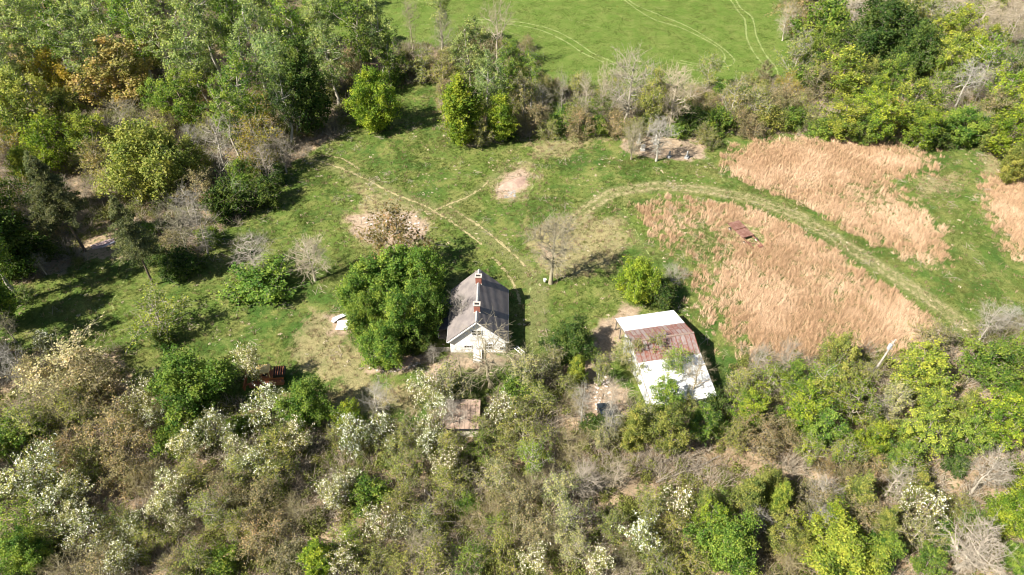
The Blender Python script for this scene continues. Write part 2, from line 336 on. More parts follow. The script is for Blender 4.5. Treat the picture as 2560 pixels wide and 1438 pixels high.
for q in ([(1215, 500), (1235, 515), (1285, 508), (1330, 470), (1352, 420), (1330, 398), (1290, 408), (1240, 436)], [(850, 560), (865, 590), (910, 615), (950, 650)], [(1340, 395), (1380, 372), (1440, 352), (1500, 345)], [(320, 690), (300, 730), (282, 760), (288, 790), (240, 770), (250, 800)], [(480, 770), (470, 745), (500, 735), (560, 760), (555, 790)],
          [(1800, 420), (1806, 450), (1830, 475)], [(1330, 690), (1322, 760), (1330, 860)], [(1342, 700), (1340, 770), (1352, 850)], [(1560, 520), (1590, 580), (1625, 640)], [(1480, 770), (1560, 740), (1620, 740)]): track(q, .5, TR_F)

# ------------------------------------------------------------------ plants: skeletons, limbs and leaves
def bez(a, c, b, k):
    u = np.linspace(0, 1, k)[None, :, None]; return (1 - u) ** 2 * a[:, None] + 2 * u * (1 - u) * c[:, None] + u * u * b[:, None]
class Wood:
    def __init__(s): s.g = []
    def add(s, pts, rad, sides): s.g.append((np.asarray(pts, float), np.asarray(rad, float), sides))
    def data(s):
        Vs, Fs, off = [], [], 0
        for pts, rad, n in s.g:
            m, k, _ = pts.shape
            if m == 0: continue
            d = np.gradient(pts, axis=1); d /= np.linalg.norm(d, axis=2, keepdims=True) + 1e-9
            up = np.where(np.abs(d[..., 2:3]) < .8, np.array([0, 0, 1.]), np.array([1., 0, 0]))
            a = np.cross(d, up); a /= np.linalg.norm(a, axis=2, keepdims=True) + 1e-9; b = np.cross(d, a)
            th = np.arange(n) * 2 * math.pi / n
            ring = pts[:, :, None] + rad[:, :, None, None] * (a[:, :, None] * np.cos(th)[:, None] + b[:, :, None] * np.sin(th)[:, None])
            Vs.append(ring.reshape(-1, 3)); base = off + (np.arange(m) * k * n)[:, None, None] + (np.arange(k - 1) * n)[None, :, None]
            j = np.arange(n)[None, None, :]; j2 = (j + 1) % n
            Fs.append(np.stack([base + j, base + n + j, base + n + j2, base + j2], -1).reshape(-1, 4)); off += m * k * n
        return np.vstack(Vs), np.vstack(Fs)
def unit(v): return v / (np.linalg.norm(v, axis=-1, keepdims=True) + 1e-9)
def leaves(rng, pos, out, L, Wd, tone, hang=0.):
    """one diamond per leaf or spray: positions, outward directions, length, width"""
    n = len(pos); nr = unit(unit(rng.randn(n, 3)) + out * .55 + np.array([0, 0, .45])); u = unit(np.cross(nr, unit(rng.randn(n, 3))))
    if hang: u = unit(u * (1 - hang) + np.array([0, 0, -1.]) * hang)
    vv = unit(np.cross(nr, u)); s = rng.uniform(.65, 1.3, (n, 1))
    a = pos + u * L * s * .5; b = pos + vv * Wd * s * .5; c = pos - u * L * s * .5; d = pos - vv * Wd * s * .5
    V = np.stack([a, b, c, d], 1).reshape(-1, 3); F = np.arange(4 * n).reshape(n, 4); return V, F, np.repeat(tone, 4)
ENV = {'round': lambda t: np.sqrt(np.clip(1 - (2 * t - 1) ** 2, 0, 1)) ** .8, 'oval': lambda t: np.clip(np.sin(np.pi * np.clip(t * .9 + .08, 0, 1)), 0, 1) ** .7,
       'cone': lambda t: np.clip(1 - t, 0, 1) ** .75 * np.clip(t * 8 + .3, 0, 1), 'vase': lambda t: np.clip(.25 + .9 * t, 0, 1) * np.sqrt(np.clip((1.02 - t) * 3.2, 0, 1)),
       'column': lambda t: np.clip(t * 4 + .35, 0, 1) * np.clip((1.03 - t) * 2.2, 0, 1) ** .7}
def gen(seed, H, Rc, cb, env, npuff, pr, twigs, sub, nleaf, L, Wd, blossom=0, fork=False, bushy=False, twig_r=.014, gap=0., r0=None, wild=0., amp=1.):
    rng = np.random.RandomState(seed); e = ENV[env]
    ph = rng.uniform(0, 6.28, 4)
    def lump(a, t_): return 1 + amp * (.16 * np.sin(3 * a + ph[0] + 4 * t_) + .12 * np.sin(5 * a + ph[1] - 6 * t_)) + .08 * np.sin(9 * t_ * 2 + ph[2])
    C = npuff * 9; t_ = rng.rand(C); a = rng.uniform(0, 6.283, C); f = .25 + .75 * rng.rand(C) ** .55
    keep = rng.rand(C) < .12 + e(t_); t_, a, f = t_[keep], a[keep], f[keep]
    rr = np.maximum(Rc * e(t_) * lump(a, t_) - pr * .6, .1) * f
    z = H * (cb + (1 - cb) * t_) - pr * .5; off = rng.randn(2) * Rc * .08
    cand = np.stack([rr * np.cos(a) + off[0] * t_, rr * np.sin(a) + off[1] * t_, np.maximum(z, .25)], 1)
    pc = []; md = pr * .95
    for q in cand:
        if len(pc) >= npuff: break
        if not pc or np.min(np.sum((np.array(pc) - q) ** 2, 1)) > md * md: pc.append(q)
    pc = np.array(pc)
    if gap: pc = pc[rng.rand(len(pc)) > gap]
    r0 = r0 or .016 * H + .03 * Rc / 4
    W = Wood(); TW = Wood()
    if bushy:
        roots = np.column_stack([rng.randn(9, 2) * Rc * .12, np.zeros(9) - .2]); k = 5
        tg = pc[rng.choice(len(pc), 9)] * [.7, .7, .75]; tr = bez(roots, roots * .4 + tg * .5 + [0, 0, .3], tg, k); W.add(tr, np.tile(np.linspace(r0 * .5, r0 * .2, k), (9, 1)), 4); nodes = tr[:, 1:].reshape(-1, 3)
    else:
        k = 9; zt = np.linspace(-.3, H * (.62 if fork else .88), k); wob = np.cumsum(rng.randn(k, 2) * .035 * H / k * 2.2, 0); wob[:2] = 0
        tr = np.column_stack([wob, zt]); W.add(tr[None], np.linspace(r0, r0 * (.4 if fork else .16), k)[None] * np.r_[1.5, 1.05, np.ones(k - 2)], 8)
        nl = min(len(pc), int(rng.randint(7, 11))); idx = rng.choice(len(pc), nl, False); tg = pc[idx] * [.85, .85, .97]
        lo = max(cb * .85, .1) * H; hz = np.clip(tg[:, 2] - np.hypot(tg[:, 0], tg[:, 1]) * rng.uniform(.6, 1.2, nl), lo, tr[-1, 2] * .96)
        st = np.column_stack([np.interp(hz, zt, tr[:, 0]), np.interp(hz, zt, tr[:, 1]), hz]); cc = st * .45 + tg * .55 + np.column_stack([rng.randn(nl, 2) * Rc * .09, -np.hypot(tg[:, 0], tg[:, 1]) * .12])
        lp = bez(st, cc, tg, 8); lp[:, 1:-1] += rng.randn(nl, 6, 3) * .022 * Rc
        rs = np.interp(hz, zt, np.linspace(r0, r0 * .3, k)) * .55; W.add(lp, rs[:, None] * np.linspace(1, .22, 8)[None], 5)
        nodes = np.vstack([lp[:, 1:].reshape(-1, 3), tr[tr[:, 2] > lo]])
    dd = np.linalg.norm(pc[:, None] - nodes[None], axis=2); pen = np.clip(nodes[None, :, 2] - pc[:, None, 2] + .25 * dd, 0, None) * 1.5; ni = np.argmin(dd + pen, 1); st = nodes[ni]
    cc = (st + pc) / 2 + rng.randn(len(pc), 3) * .12 * pr - [0, 0, .1 * pr]; bp = bez(st, cc, pc, 4); W.add(bp, np.tile(np.linspace(r0 * .2 + .015, twig_r * 1.3, 4), (len(pc), 1)), 4)
    cen = np.array([0, 0, H * (cb + (1 - cb) * .35)]); outp = unit(pc - cen)
    m = twigs; pi = np.repeat(np.arange(len(pc)), m); u = rng.uniform(.35, 1, len(pi))[:, None]; s0 = (bp[pi, 1] * (1 - u) + bp[pi, 3] * u)
    dr = unit(unit(rng.randn(len(pi), 3)) + outp[pi] * .5 + [0, 0, .35]); ln = pr * rng.uniform(.6, 1.35, (len(pi), 1)); ln = np.where(rng.rand(len(pi), 1) < wild, ln * rng.uniform(1.6, 2.8, (len(pi), 1)), ln); e1 = s0 + dr * ln
    mid = (s0 + e1) / 2 + rng.randn(len(pi), 3) * .1 * pr; tp = np.stack([s0, mid, e1], 1); TW.add(tp, np.tile([twig_r, twig_r * .7, twig_r * .35], (len(pi), 1)), 3)
    ends = tp
    if sub:
        si = np.repeat(np.arange(len(pi)), sub); u = rng.uniform(.25, .95, len(si))[:, None]; s1 = s0[si] * (1 - u) + e1[si] * u
        d2 = unit(dr[si] * .8 + unit(rng.randn(len(si), 3))); e2 = s1 + d2 * pr * rng.uniform(.3, .75, (len(si), 1))
        TW.add(np.stack([s1, e2], 1), np.tile([twig_r * .65, twig_r * .3], (len(si), 1)), 3)
    out = {'H': H, 'R': Rc, 'cb': cb}
    Vw, Fw = W.data(); tV, tF = TW.data() if m else (np.zeros((0, 3)), np.zeros((0, 4), int))
    if nleaf:
        if m: Vw, Fw = np.vstack([Vw, tV]), np.vstack([Fw, tF + len(Vw)])
        li = rng.randint(0, len(pi), nleaf); u = rng.uniform(.15, 1.05, (nleaf, 1)); pos = s0[li] * (1 - u) + e1[li] * u + rng.randn(nleaf, 3) * pr * .20
        pos[:, 2] = np.maximum(pos[:, 2], .12)
        tn = np.clip(.5 + .22 * rng.randn(len(pc))[pi[li]] + .2 * rng.randn(nleaf), 0, 1)
        V, F, tt = leaves(rng, pos, outp[pi[li]], L, Wd, tn); out['crown'] = mesh_np('crown', V, F, [LEAF], dict(tone=tt))
        if blossom:
            bp_ = np.flatnonzero(rng.rand(len(pc)) < .8); wgt = np.isin(pi, bp_); cand = np.flatnonzero(wgt); li = rng.choice(cand, blossom); u = rng.uniform(.5, 1.15, (blossom, 1))
            pos = s0[li] * (1 - u) + e1[li] * u + rng.randn(blossom, 3) * pr * .16; pos[:, 2] = np.maximum(pos[:, 2], .2)
            V, F, tt = leaves(rng, pos, outp[pi[li]],   .25, .14, np.clip(.55 + .25 * rng.randn(blossom), 0, 1), .5); out['blossom'] = mesh_np('blossom', V, F, [FLOWER], dict(tone=tt))
    else: out['twigs'] = mesh_np('crown', tV, tF, [BARK])
    out['trunk'] = mesh_np('trunk', Vw, Fw, [BARK]); return out
def gen_pine(seed, H, Rc, cb, tiers, per, nleaf, L, Wd, droop=.15, open_=.0):
    rng = np.random.RandomState(seed); W = Wood(); k = 9; zt = np.linspace(-.3, H, k); wob = np.cumsum(rng.randn(k, 2) * .01 * H, 0) * .5; wob[:2] = 0
    tr = np.column_stack([wob, zt]); r0 = .014 * H; W.add(tr[None], np.linspace(r0, .02, k)[None], 7)
    B = []
    for i in range(tiers):
        f = i / (tiers - 1); z = H * (cb + (1 - cb) * f * .97)
        for j in range(per):
            if rng.rand() < open_: continue
            a = rng.uniform(0, 6.283); ln = Rc * (1 - f) ** .8 * rng.uniform(.65, 1.12) + .25; d = np.array([math.cos(a), math.sin(a), 0])
            s = np.array([np.interp(z, zt, tr[:, 0]), np.interp(z, zt, tr[:, 1]), z + rng.uniform(-.3, .3)]); B.append((s, s + d * ln * .5 + [0, 0, ln * .12], s + d * ln + [0, 0, -ln * droop]))
    B = np.array(B); bp = bez(B[:, 0], B[:, 1], B[:, 2], 5); W.add(bp, np.tile(np.linspace(.05, .012, 5), (len(B), 1)), 4)
    ln = np.linalg.norm(B[:, 2] - B[:, 0], axis=1); li = rng.choice(len(B), nleaf, p=ln / ln.sum()); u = rng.uniform(.18, 1.03, nleaf)
    q = u * 4; i0 = np.clip(q.astype(int), 0, 3); fr = (q - i0)[:, None]; pos = bp[li, i0] * (1 - fr) + bp[li, i0 + 1] * fr
    pos = pos + rng.randn(nleaf, 3) * np.array([1, 1, .45]) * (.12 + .13 * ln[li] * (1.15 - u))[:, None]
    tn = np.clip(.5 + .2 * rng.randn(len(B))[li] + .2 * rng.randn(nleaf), 0, 1)
    V, F, tt = leaves(rng, pos, unit(B[li, 2] - B[li, 0]), L, Wd, tn, .25)
    Vw, Fw = W.data(); return {'H': H, 'R': Rc, 'cb': cb, 'trunk': mesh_np('trunk', Vw, Fw, [BARK]), 'crown': mesh_np('crown', V, F, [LEAF], dict(tone=tt))}

VAR = {
 'M': [gen(10 + i, 10.5, 5.0, .10, ('round', 'oval')[i % 2], 115, 1.15, 8, 0, 19000, .31, .215, amp=1.5) for i in range(4)],
 'A': [gen(20 + i, 10.5, 4.0, .14, ('oval', 'round')[i % 2], 80, 1.0, 7, 1, 8000, .30, .20, gap=.16, wild=.08, amp=1.5) for i in range(4)],
 'O': [gen(30 + i, 17., 3.5, .34, ('column', 'vase', 'oval')[i % 3], 70, 1.0, 6, 2, 5200, .32, .21, gap=.2, wild=.12, amp=1.8) for i in range(4)],
 'B': [gen(40 + i, 11., 3.9, .22, ('vase', 'oval')[i % 2], 50, 1.3, 6, 4, 0, .2, .1, fork=bool(i % 2), twig_r=.019, r0=.23, wild=.2, amp=1.5) for i in range(5)],
 'L': [gen(50 + i, 8., 3.0, .2, ('oval', 'vase')[i % 2], 50, .85, 7, 2, 1900, .25, .16, blossom=1250, gap=.15, twig_r=.017, wild=.12, amp=2.) for i in range(4)],
 'C': [gen(60 + i, 8., 2.5, .03, ('cone', 'oval')[i % 2], 100, .62, 8, 0, 14000, .22, .09) for i in range(3)],
 'S': [gen_pine(70 + i, 17., 4.2, .40, 22, 6, 17000, .40, .13, .12, .15) for i in range(3)],
 'T': [gen(80 + i, 5.5, 3.2, .04, 'round', 70, .9, 6, 3, 0, .1, .1, bushy=True, twig_r=.014, wild=.2, amp=2.) for i in range(4)],
 'U': [gen(90 + i, 6., 3.0, .06, 'round', 65, .8, 5, 2, 2900, .22, .15, bushy=True, twig_r=.014, wild=.2, amp=2.2) for i in range(4)],
 'D': [gen(140 + i, 13., 4.2, .25, ('oval', 'vase')[i % 2], 60, 1.3, 7, 4, 0, .2, .1, twig_r=.034, r0=.30, wild=.25, amp=1.5) for i in range(3)],
 'K': [gen(120 + i, 16., 3.8, .08, ('oval', 'column')[i % 2], 125, 1.2, 8, 0, 15000, .37, .26) for i in range(3)],
 'V': [gen(100 + i, 8.5, 3.3, .15, ('oval', 'round', 'vase')[i % 3], 60, .95, 5, 3, 2600, .26, .17, twig_r=.018, gap=.18, wild=.15, amp=2.) for i in range(4)],
 'H': [gen(110 + i, 4.2, 2.7, .0, 'round', 75, .8, 8, 0, 6000, .27, .18, bushy=True, wild=.1, amp=1.8) for i in range(3)]}
KIND = {'M': ('leafy_tree', 'leafy tree', 'tree', 'dense'), 'A': ('leafy_tree', 'leafy tree', 'tree', 'airy'), 'O': ('poplar_tree', 'tree', 'tree', 'tall slender'), 'B': ('bare_tree', 'tree', 'tree', 'leafless'),
        'L': ('locust_tree', 'tree', 'tree', 'blossoming'), 'C': ('cedar_tree', 'cedar', 'tree', 'conical'), 'S': ('pine_tree', 'pine', 'tree', 'tall'), 'T': ('thicket_bush', 'bush', 'bush', 'twiggy leafless'),
        'U': ('budding_bush', 'bush', 'bush', 'budding twiggy'), 'V': ('budding_tree', 'tree', 'tree', 'half-leafed'), 'H': ('leafy_bush', 'bush', 'bush', 'rounded leafy')}
COL = {'bright': ('yellow-green', (0.220, 0.317, 0.034)), 'lime': ('lime green', (0.245, 0.320, 0.050)), 'green': ('mid-green', (0.163, 0.267, 0.044)), 'dark': ('dark green', (0.084, 0.142, 0.029)), 'olive': ('olive', (0.254, 0.293, 0.068)),
       'gold': ('golden', (0.381, 0.336, 0.050)), 'orange': ('golden tan', (0.35, 0.325, 0.11)), 'grey': ('grey-green', (0.260, 0.345, 0.117)), 'pale': ('pale green', (0.345, 0.356, 0.138)), 'blue': ('blue-green', (0.200, 0.244, 0.119)),
       'pine': ('grey-green', (.15, .172, .085)), 'tan': ('tan', (0.408, 0.351, 0.247)), 'brown': ('brown', (.30, .265, .125)), 'cream': ('cream', (0.532, 0.484, 0.266)), 'ash': ('pale grey', (0.342, 0.309, 0.252)), 'rust': ('russet', (0.250, 0.195, 0.075)), 'white': ('white-flowered', (0.264, 0.300, 0.078))}
GNOUN = {'M': 'dense leafy trees', 'A': 'airy leafy trees', 'O': 'tall slender trees', 'B': 'leafless trees', 'L': 'blossoming trees', 'C': 'cedars', 'S': 'tall pines', 'T': 'twiggy bushes', 'U': 'budding bushes', 'V': 'half-leafed trees', 'H': 'rounded bushes'}
rng = random.Random(3); cnt = {}; TREES = []; VERTS = []
def put(kind, colr, x, y, Rr, H, label=None, region=None, px=None):
    i = cnt.get(kind, rng.randint(0, 3)); cnt[kind] = i + 1; vk = 'K' if kind in 'MA' and H / (2 * Rr) > 1.45 else ('D' if kind == 'B' and label and 'dead' not in label and 'vine' not in label else kind); v = VAR[vk][i % len(VAR[vk])]
    nm, noun, cat, adj = KIND[kind]; z = float(gz(x, y))
    o = thing(nm, label or 'x', cat, (x, y, z), rng.uniform(0, 6.28)); sxy = Rr / v['R']; sz = H / v['H']
    o.scale = (sxy, sxy, sz)
    cc = COL[colr][1]; bri = rng.uniform(.86, 1.14); hj = rng.uniform(-.05, .05); j = lambda c_, a=.12: (c_[0] * bri * (1 + hj), c_[1] * bri, c_[2] * bri * (1 - hj), 1)
    barkc = (.40, .35, .28) if kind in 'BTV' else (.25, .21, .165)
    if colr == 'ash': barkc = (.37, .335, .275)
    if kind in 'U': barkc = (.34, .295, .20)
    if kind == 'O': barkc = (.36, .33, .27)
    if colr in ('brown', 'rust') and kind in 'BTVU': barkc = (.29, .255, .17)
    if kind == 'S': barkc = (.12, .095, .07)
    if kind == 'L': barkc = (.16, .13, .10)
    a = link('trunk', v['trunk'], o); a.color = j(barkc)
    if 'crown' in v: b = link('crown', v['crown'], o, kind='stuff'); b.color = j(cc)
    if 'twigs' in v: b = link('crown', v['twigs'], o, kind='stuff'); b.color = j(cc if kind == 'T' or colr in ('tan', 'ash') else barkc)
    if 'blossom' in v: b = link('blossom', v['blossom'], o, kind='stuff'); b.color = j((.88, .85, .72), .05)
    TREES.append([o, kind, colr, region, label, px or 0, x, y, Rr]); return o
RATIO = {'M': 1.05, 'A': 1.3, 'O': 2.5, 'B': 1.45, 'L': 1.3, 'C': 1.55, 'S': 2.1, 'T': .85, 'U': .95, 'V': 1.3, 'H': .78}
CB = {k: VAR[k][0]['cb'] for k in VAR}
def at_crown(kind, cx, cy, wpx, H=None):
    h = H or 8.
    for _ in range(4):
        q = P(cx, cy, h * (1 + CB[kind]) / 2); Wm = wpx / PXM(q)
        if H is None: h = RATIO[kind] * Wm
    return q[0], q[1], Wm / 2, h
def region_of(cx, cy): return None

# rows: kind:colour crown_x crown_y crown_width [height in m] [= own label]
LIST = {
'in the top left wood': """O:grey 45 55 130|O:grey 165 75 120|O:green 110 20 120|O:grey 240 30 110|O:green 320 45 110|O:grey 400 60 120|O:grey 470 100 110|O:grey 500 20 110|O:green 575 40 100|O:grey 640 100 110|O:green 720 60 110|O:green 600 190 110|O:grey 690 170 100
A:orange 275 160 200 17 = large golden-tan tree, the widest in the top left wood|A:orange 85 140 110|A:gold 130 190 120|A:olive 70 250 150|A:olive 150 265 110|B:brown 300 280 120|O:green 560 270 90|A:green 450 235 125|A:green 385 235 80|V:olive 470 180 100|V:rust 525 255 70|V:gold 625 265 95
A:lime 225 335 110|A:bright 115 345 125|M:lime 60 410 90|V:orange 245 400 100|A:lime 290 350 70|U:olive 180 390 70|M:olive 365 390 215 16 = broad olive dome-shaped tree, widest crown in the wood above the two pines|A:olive 480 390 90|A:green 30 300 90|V:olive 330 300 80|U:brown 390 290 80
M:dark 760 205 110 22 = very dark tall tree standing at the lawn's top left corner|O:dark 700 230 90|V:brown 870 170 75|O:grey 820 110 100|O:grey 790 50 90|O:green 880 60 100|O:grey 940 70 90|O:green 965 110 70|V:olive 1055 160 75|U:rust 1020 160 70|U:brown 1090 175 70|H:green 980 190 60|B:brown 1025 50 55 15|B:brown 1105 75 60 15|B:brown 990 130 50|B:ash 730 270 100 10
V:olive 820 200 70|V:brown 780 290 70|U:olive 800 230 70|O:grey 20 150 90|U:brown 640 240 80|U:olive 520 310 70|B:ash 470 330 60|V:olive 410 330 80|A:green 20 200 80|V:gold 0 330 80|A:olive 350 100 110""",
'at the left edge of the lawn': """@S:pine 215 633 130 20 = grey-green pine with a dark trunk beside the white sheet-metal pile|@S:pine 385 715 112 18 = grey-green pine with bare lower trunk, right of the white sheet-metal pile|B:ash 545 370 130|B:ash 470 500 90|V:gold 640 350 130|B:ash 700 370 80|B:ash 660 400 90|H:dark 660 480 90|H:dark 560 500 110|V:brown 500 460 90|U:olive 420 480 80|V:olive 270 470 80|V:dark 60 510 120
H:dark 30 600 110|H:dark 80 620 100|B:ash 60 540 80|U:brown 120 570 80|B:brown 440 560 100 12|B:ash 490 560 90 12|H:dark 450 650 100|H:dark 395 640 60|U:brown 430 610 80|H:green 520 590 60|V:green 585 480 80|V:rust 10 480 90|H:dark 20 670 90|B:ash 100 660 50|H:green 10 740 70|B:brown 15 820 70|B:ash 20 905 90 9|U:green 60 740 50|H:dark 680 430 70|A:green 600 430 80|V:olive 330 470 80|S:blue 90 430 90 14""",
'on the open lawn': """M:bright 930 240 125 15 = lone yellow-green tree casting its shadow across the top of the lawn|@B:tan 788 700 95 9.5 = thin leafless tree left of the big shade trees|H:green 650 705 150 5.5 = wide green bush under a bleached dead treetop on the lawn|B:ash 625 620 110 8 = bleached dead treetop rising behind the wide lawn bush
V:lime 385 775 140 9 = lime-flecked open tree with dark ivy at its foot|H:dark 405 845 60 3 = dark ivy mound round the foot of the lime-flecked tree|@V:rust 1000 690 185 14 = brownish sparse-leafed tree above the big shade trees|U:dark 1040 640 90|@B:brown 1377 705 135 14.5 = tall leafless tree with grey trunk on the lawn between house and barn
@M:dark 1425 890 125 7 = rounded dark green tree between the house and the barn|M:bright 1598 690 110 9 = bright green tree behind the barn's white roof|H:dark 1650 730 90|T:ash 1690 680 70|M:bright 1155 270 115 16 = tall yellow-green tree where the tree line meets the lawn|A:bright 1255 285 75 12|@B:brown 1226 965 185 11 = leafless tree with vine-wrapped trunk in front of the house gable
M:green 925 700 150 11 = upper left tree of the dense green clump beside the house|M:green 1050 685 140 12 = upper right tree of the dense green clump beside the house|M:green 918 790 115 10 = left tree of the dense green clump beside the house|M:green 1000 790 130 11 = middle tree of the dense green clump beside the house|M:green 960 850 120 9 = lowest tree of the dense green clump beside the house|M:green 1060 770 120 10 = tree of the dense green clump nearest the house wall|M:green 985 690 120 12 = topmost tree in the middle of the dense green clump|M:green 885 735 80 9 = leftmost tree of the dense green clump beside the house|M:dark 1040 840 80 6
U:green 1130 780 30|B:ash 1080 880 40 4|B:ash 1150 770 60 9|T:brown 2520 800 110 3|B:ash 2530 790 80 4""",
'in the tree line above the cemetery': """O:grey 1180 120 95 20|B:tan 1240 70 90 18|O:green 1265 160 90 17|O:grey 1215 210 80|V:orange 1310 240 80 12|O:green 1330 170 70|B:tan 1355 250 60|V:brown 1345 290 70|H:green 1400 300 70|V:olive 1200 330 60|U:brown 1300 310 60|H:dark 1270 330 50|V:olive 1440 270 70|B:tan 1465 230 50 14|U:brown 1450 310 80|H:green 1490 315 60|V:green 1500 270 60
B:tan 1575 205 120 18 = pale leafless tree, tallest in the tree line above the cemetery|O:olive 1635 240 70|B:tan 1690 240 110 16 = broad leafless tree just right of the tallest pale one|H:dark 1740 300 80|V:brown 1745 260 70|U:olive 1590 320 60|U:brown 1540 310 70|V:olive 1640 300 60|H:green 1690 320 60|V:orange 1835 250 90|H:green 1800 300 80|U:brown 1850 290 80|V:olive 1890 260 80|H:olive 1930 290 80|V:brown 1960 250 80|V:gold 1975 200 50|H:green 1980 290 70|U:olive 1780 350 50|V:olive 1760 330 50|B:tan 1510 220 40 15|V:olive 1580 340 40 7|@B:brown 1577 402 50 9 = thin bare tree by the tall gravestones|@B:ash 1640 406 75 10 = bare tree forked beside the low gravestones|U:brown 1880 310 70|U:olive 1375 320 60|B:tan 1405 230 40 13|V:brown 1110 225 50""",
'in the top right wood': """V:brown 1985 25 80|U:rust 2010 60 70|B:tan 1970 50 60|H:green 2065 60 130 12 = green rounded tree at the meadow's upper right corner|V:olive 2000 130 90|H:green 2020 180 80|V:brown 2050 190 80|A:lime 2110 170 125 13|A:lime 2110 285 120 10|M:dark 2210 80 180 17 = dark green broad tree in the middle of the top right wood|M:dark 2290 120 120 15|A:green 2240 190 90|A:olive 2180 180 80|A:bright 2175 250 95|A:bright 2210 290 100|V:gold 2240 280 80|A:lime 2290 250 115 13|A:bright 2320 310 90|A:lime 2400 60 110 13|A:lime 2380 150 100|A:bright 2440 130 90
B:ash 2420 200 90|B:ash 2460 210 70|V:bright 2470 160 110|V:green 2540 150 90|T:tan 2500 60 120|B:tan 2470 30 90|B:tan 2540 60 90|T:tan 2540 20 100|B:tan 2390 10 80|V:olive 2330 30 90|B:tan 2140 20 80|V:green 2150 90 80|V:green 2350 210 90|A:bright 2530 230 110|V:brown 2490 260 80|M:green 2410 310 125 8 = round green bush-like tree at the lower edge of the top right wood|H:dark 2350 330 80|A:bright 2540 320 130 12|M:olive 2545 400 80 9|V:olive 2460 310 60|A:green 2050 120 90|B:tan 2440 80 60|A:olive 2480 340 60|T:tan 2200 10 90|V:olive 2270 30 90|U:olive 2030 290 60|H:green 2060 320 60|A:green 2160 320 60|V:gold 1990 220 40""",
'along the lower left edge': """U:cream 165 925 200 7 = large cream-tinted bush at the wood's upper left corner below the lawn|U:brown 225 950 150|T:brown 110 990 170|U:cream 80 930 100|U:olive 180 1010 120|M:green 470 950 200 9.5 = dark green round tree at the lawn's lower left|L:white 345 985 85 8|L:white 622 905 75 9 = white blossoming tree towering beside the yellow and orange machine|L:white 665 1000 110 7|M:green 760 1000 130 8.5 = dense green tree just below the yellow and orange machine|A:bright 865 1035 85 6|H:dark 690 1090 70
L:white 380 1040 70|H:green 430 1090 100|U:brown 280 1080 150|U:olive 330 1040 80|U:olive 60 1050 140|H:green 30 1090 110|L:white 535 1075 100|L:white 460 1110 80|L:white 590 1120 80|H:green 600 1060 60|U:olive 690 1110 110|L:white 740 1090 90|V:olive 840 1090 60|U:brown 170 1120 120""",
'in the lower left scrub': """L:white 90 1170 130|L:white 50 1210 130|L:white 130 1250 110|L:white 180 1220 90|U:olive 210 1150 100|U:brown 300 1170 120|T:brown 350 1190 100|L:white 410 1210 90|L:white 400 1260 80|U:olive 470 1180 100|L:white 215 1315 110|L:white 180 1280 70|U:green 40 1300 140|M:green 50 1380 130 6|U:olive 110 1340 100|U:olive 300 1300 100|L:white 320 1310 70|T:brown 160 1410 120|U:brown 250 1400 120|L:white 300 1390 90|U:olive 360 1350 90|V:olive 520 1270 100|U:brown 560 1220 110|L:white 440 1300 70|V:olive 600 1180 90|L:white 640 1160 90|U:brown 650 1240 120|U:olive 690 1180 110|T:brown 730 1280 110|U:brown 650 1330 130|A:bright 790 1390 90 6|H:green 560 1400 90|U:olive 480 1400 110|U:brown 720 1390 120|V:olive 590 1300 90|U:brown 420 1420 90|L:white 860 1190 70""",
'in front of the house': """B:ash 940 985 90 7|L:white 880 1090 100|L:white 1070 970 90 8|V:pale 1120 950 110|L:white 1100 1010 80|H:dark 1150 970 60|B:brown 1150 900 70 6|B:ash 1128 1030 80 7|L:white 1085 1060 80|V:olive 1205 1060 60|V:pale 1320 920 110|H:green 1290 960 90|U:dark 1170 1000 70|L:white 1250 1020 90|V:olive 1290 1040 90|U:olive 1340 990 100|A:lime 1445 915 50 6|V:pale 1380 900 80|H:dark 1490 1060 70|V:pale 1510 1090 70|T:brown 1440 1000 70|U:olive 1420 960 70|B:ash 1460 1000 70 9|B:ash 1530 980 60 9|V:olive 1500 920 60 7|V:pale 1560 870 60 6|V:olive 1600 930 60""",
'in the lower middle scrub': """L:white 950 1060 90|U:olive 980 1110 80|V:olive 1020 1080 80|L:white 1070 1100 70|U:green 1190 1110 90|V:olive 1130 1120 90|L:white 1110 1150 80|U:olive 1010 1170 100|L:white 830 1230 90|H:green 920 1230 100|U:olive 1000 1250 100|L:white 950 1310 100|U:bright 870 1340 90|L:white 860 1400 90|U:olive 930 1400 100|V:olive 1060 1300 100|H:green 1170 1260 60|U:olive 1120 1200 100|T:brown 1220 1280 130|U:brown 1300 1250 120|T:brown 1340 1210 110|V:pale 1250 1180 100|U:olive 1260 1110 100|U:olive 1340 1100 110|V:bright 1330 1150 90|V:pale 1400 1220 110|V:pale 1420 1300 110|U:brown 1330 1330 120|T:brown 1390 1340 100|U:olive 1250 1370 110|U:green 1180 1400 110|V:olive 1080 1400 110|L:white 1330 1390 80|U:bright 1250 1310 70|B:ash 1460 1190 110|B:tan 1540 1180 90|T:brown 1420 1110 100|V:pale 1440 1370 90|U:olive 1000 1400 90|B:brown 1050 1360 90|L:white 1000 1320 60""",
'in front of the barn': """V:green 1690 905 90 8|V:olive 1640 870 80 7|B:brown 1740 940 100 9|A:green 1660 985 90 7|V:olive 1590 880 50 7|U:olive 1620 1040 110|C:olive 1590 1060 100|C:olive 1680 1075 110|A:green 1760 1050 90|H:dark 1790 1000 70|B:ash 1530 1040 60 9|V:pale 1540 1060 60|U:olive 1720 1010 80|H:green 1800 1060 60""",
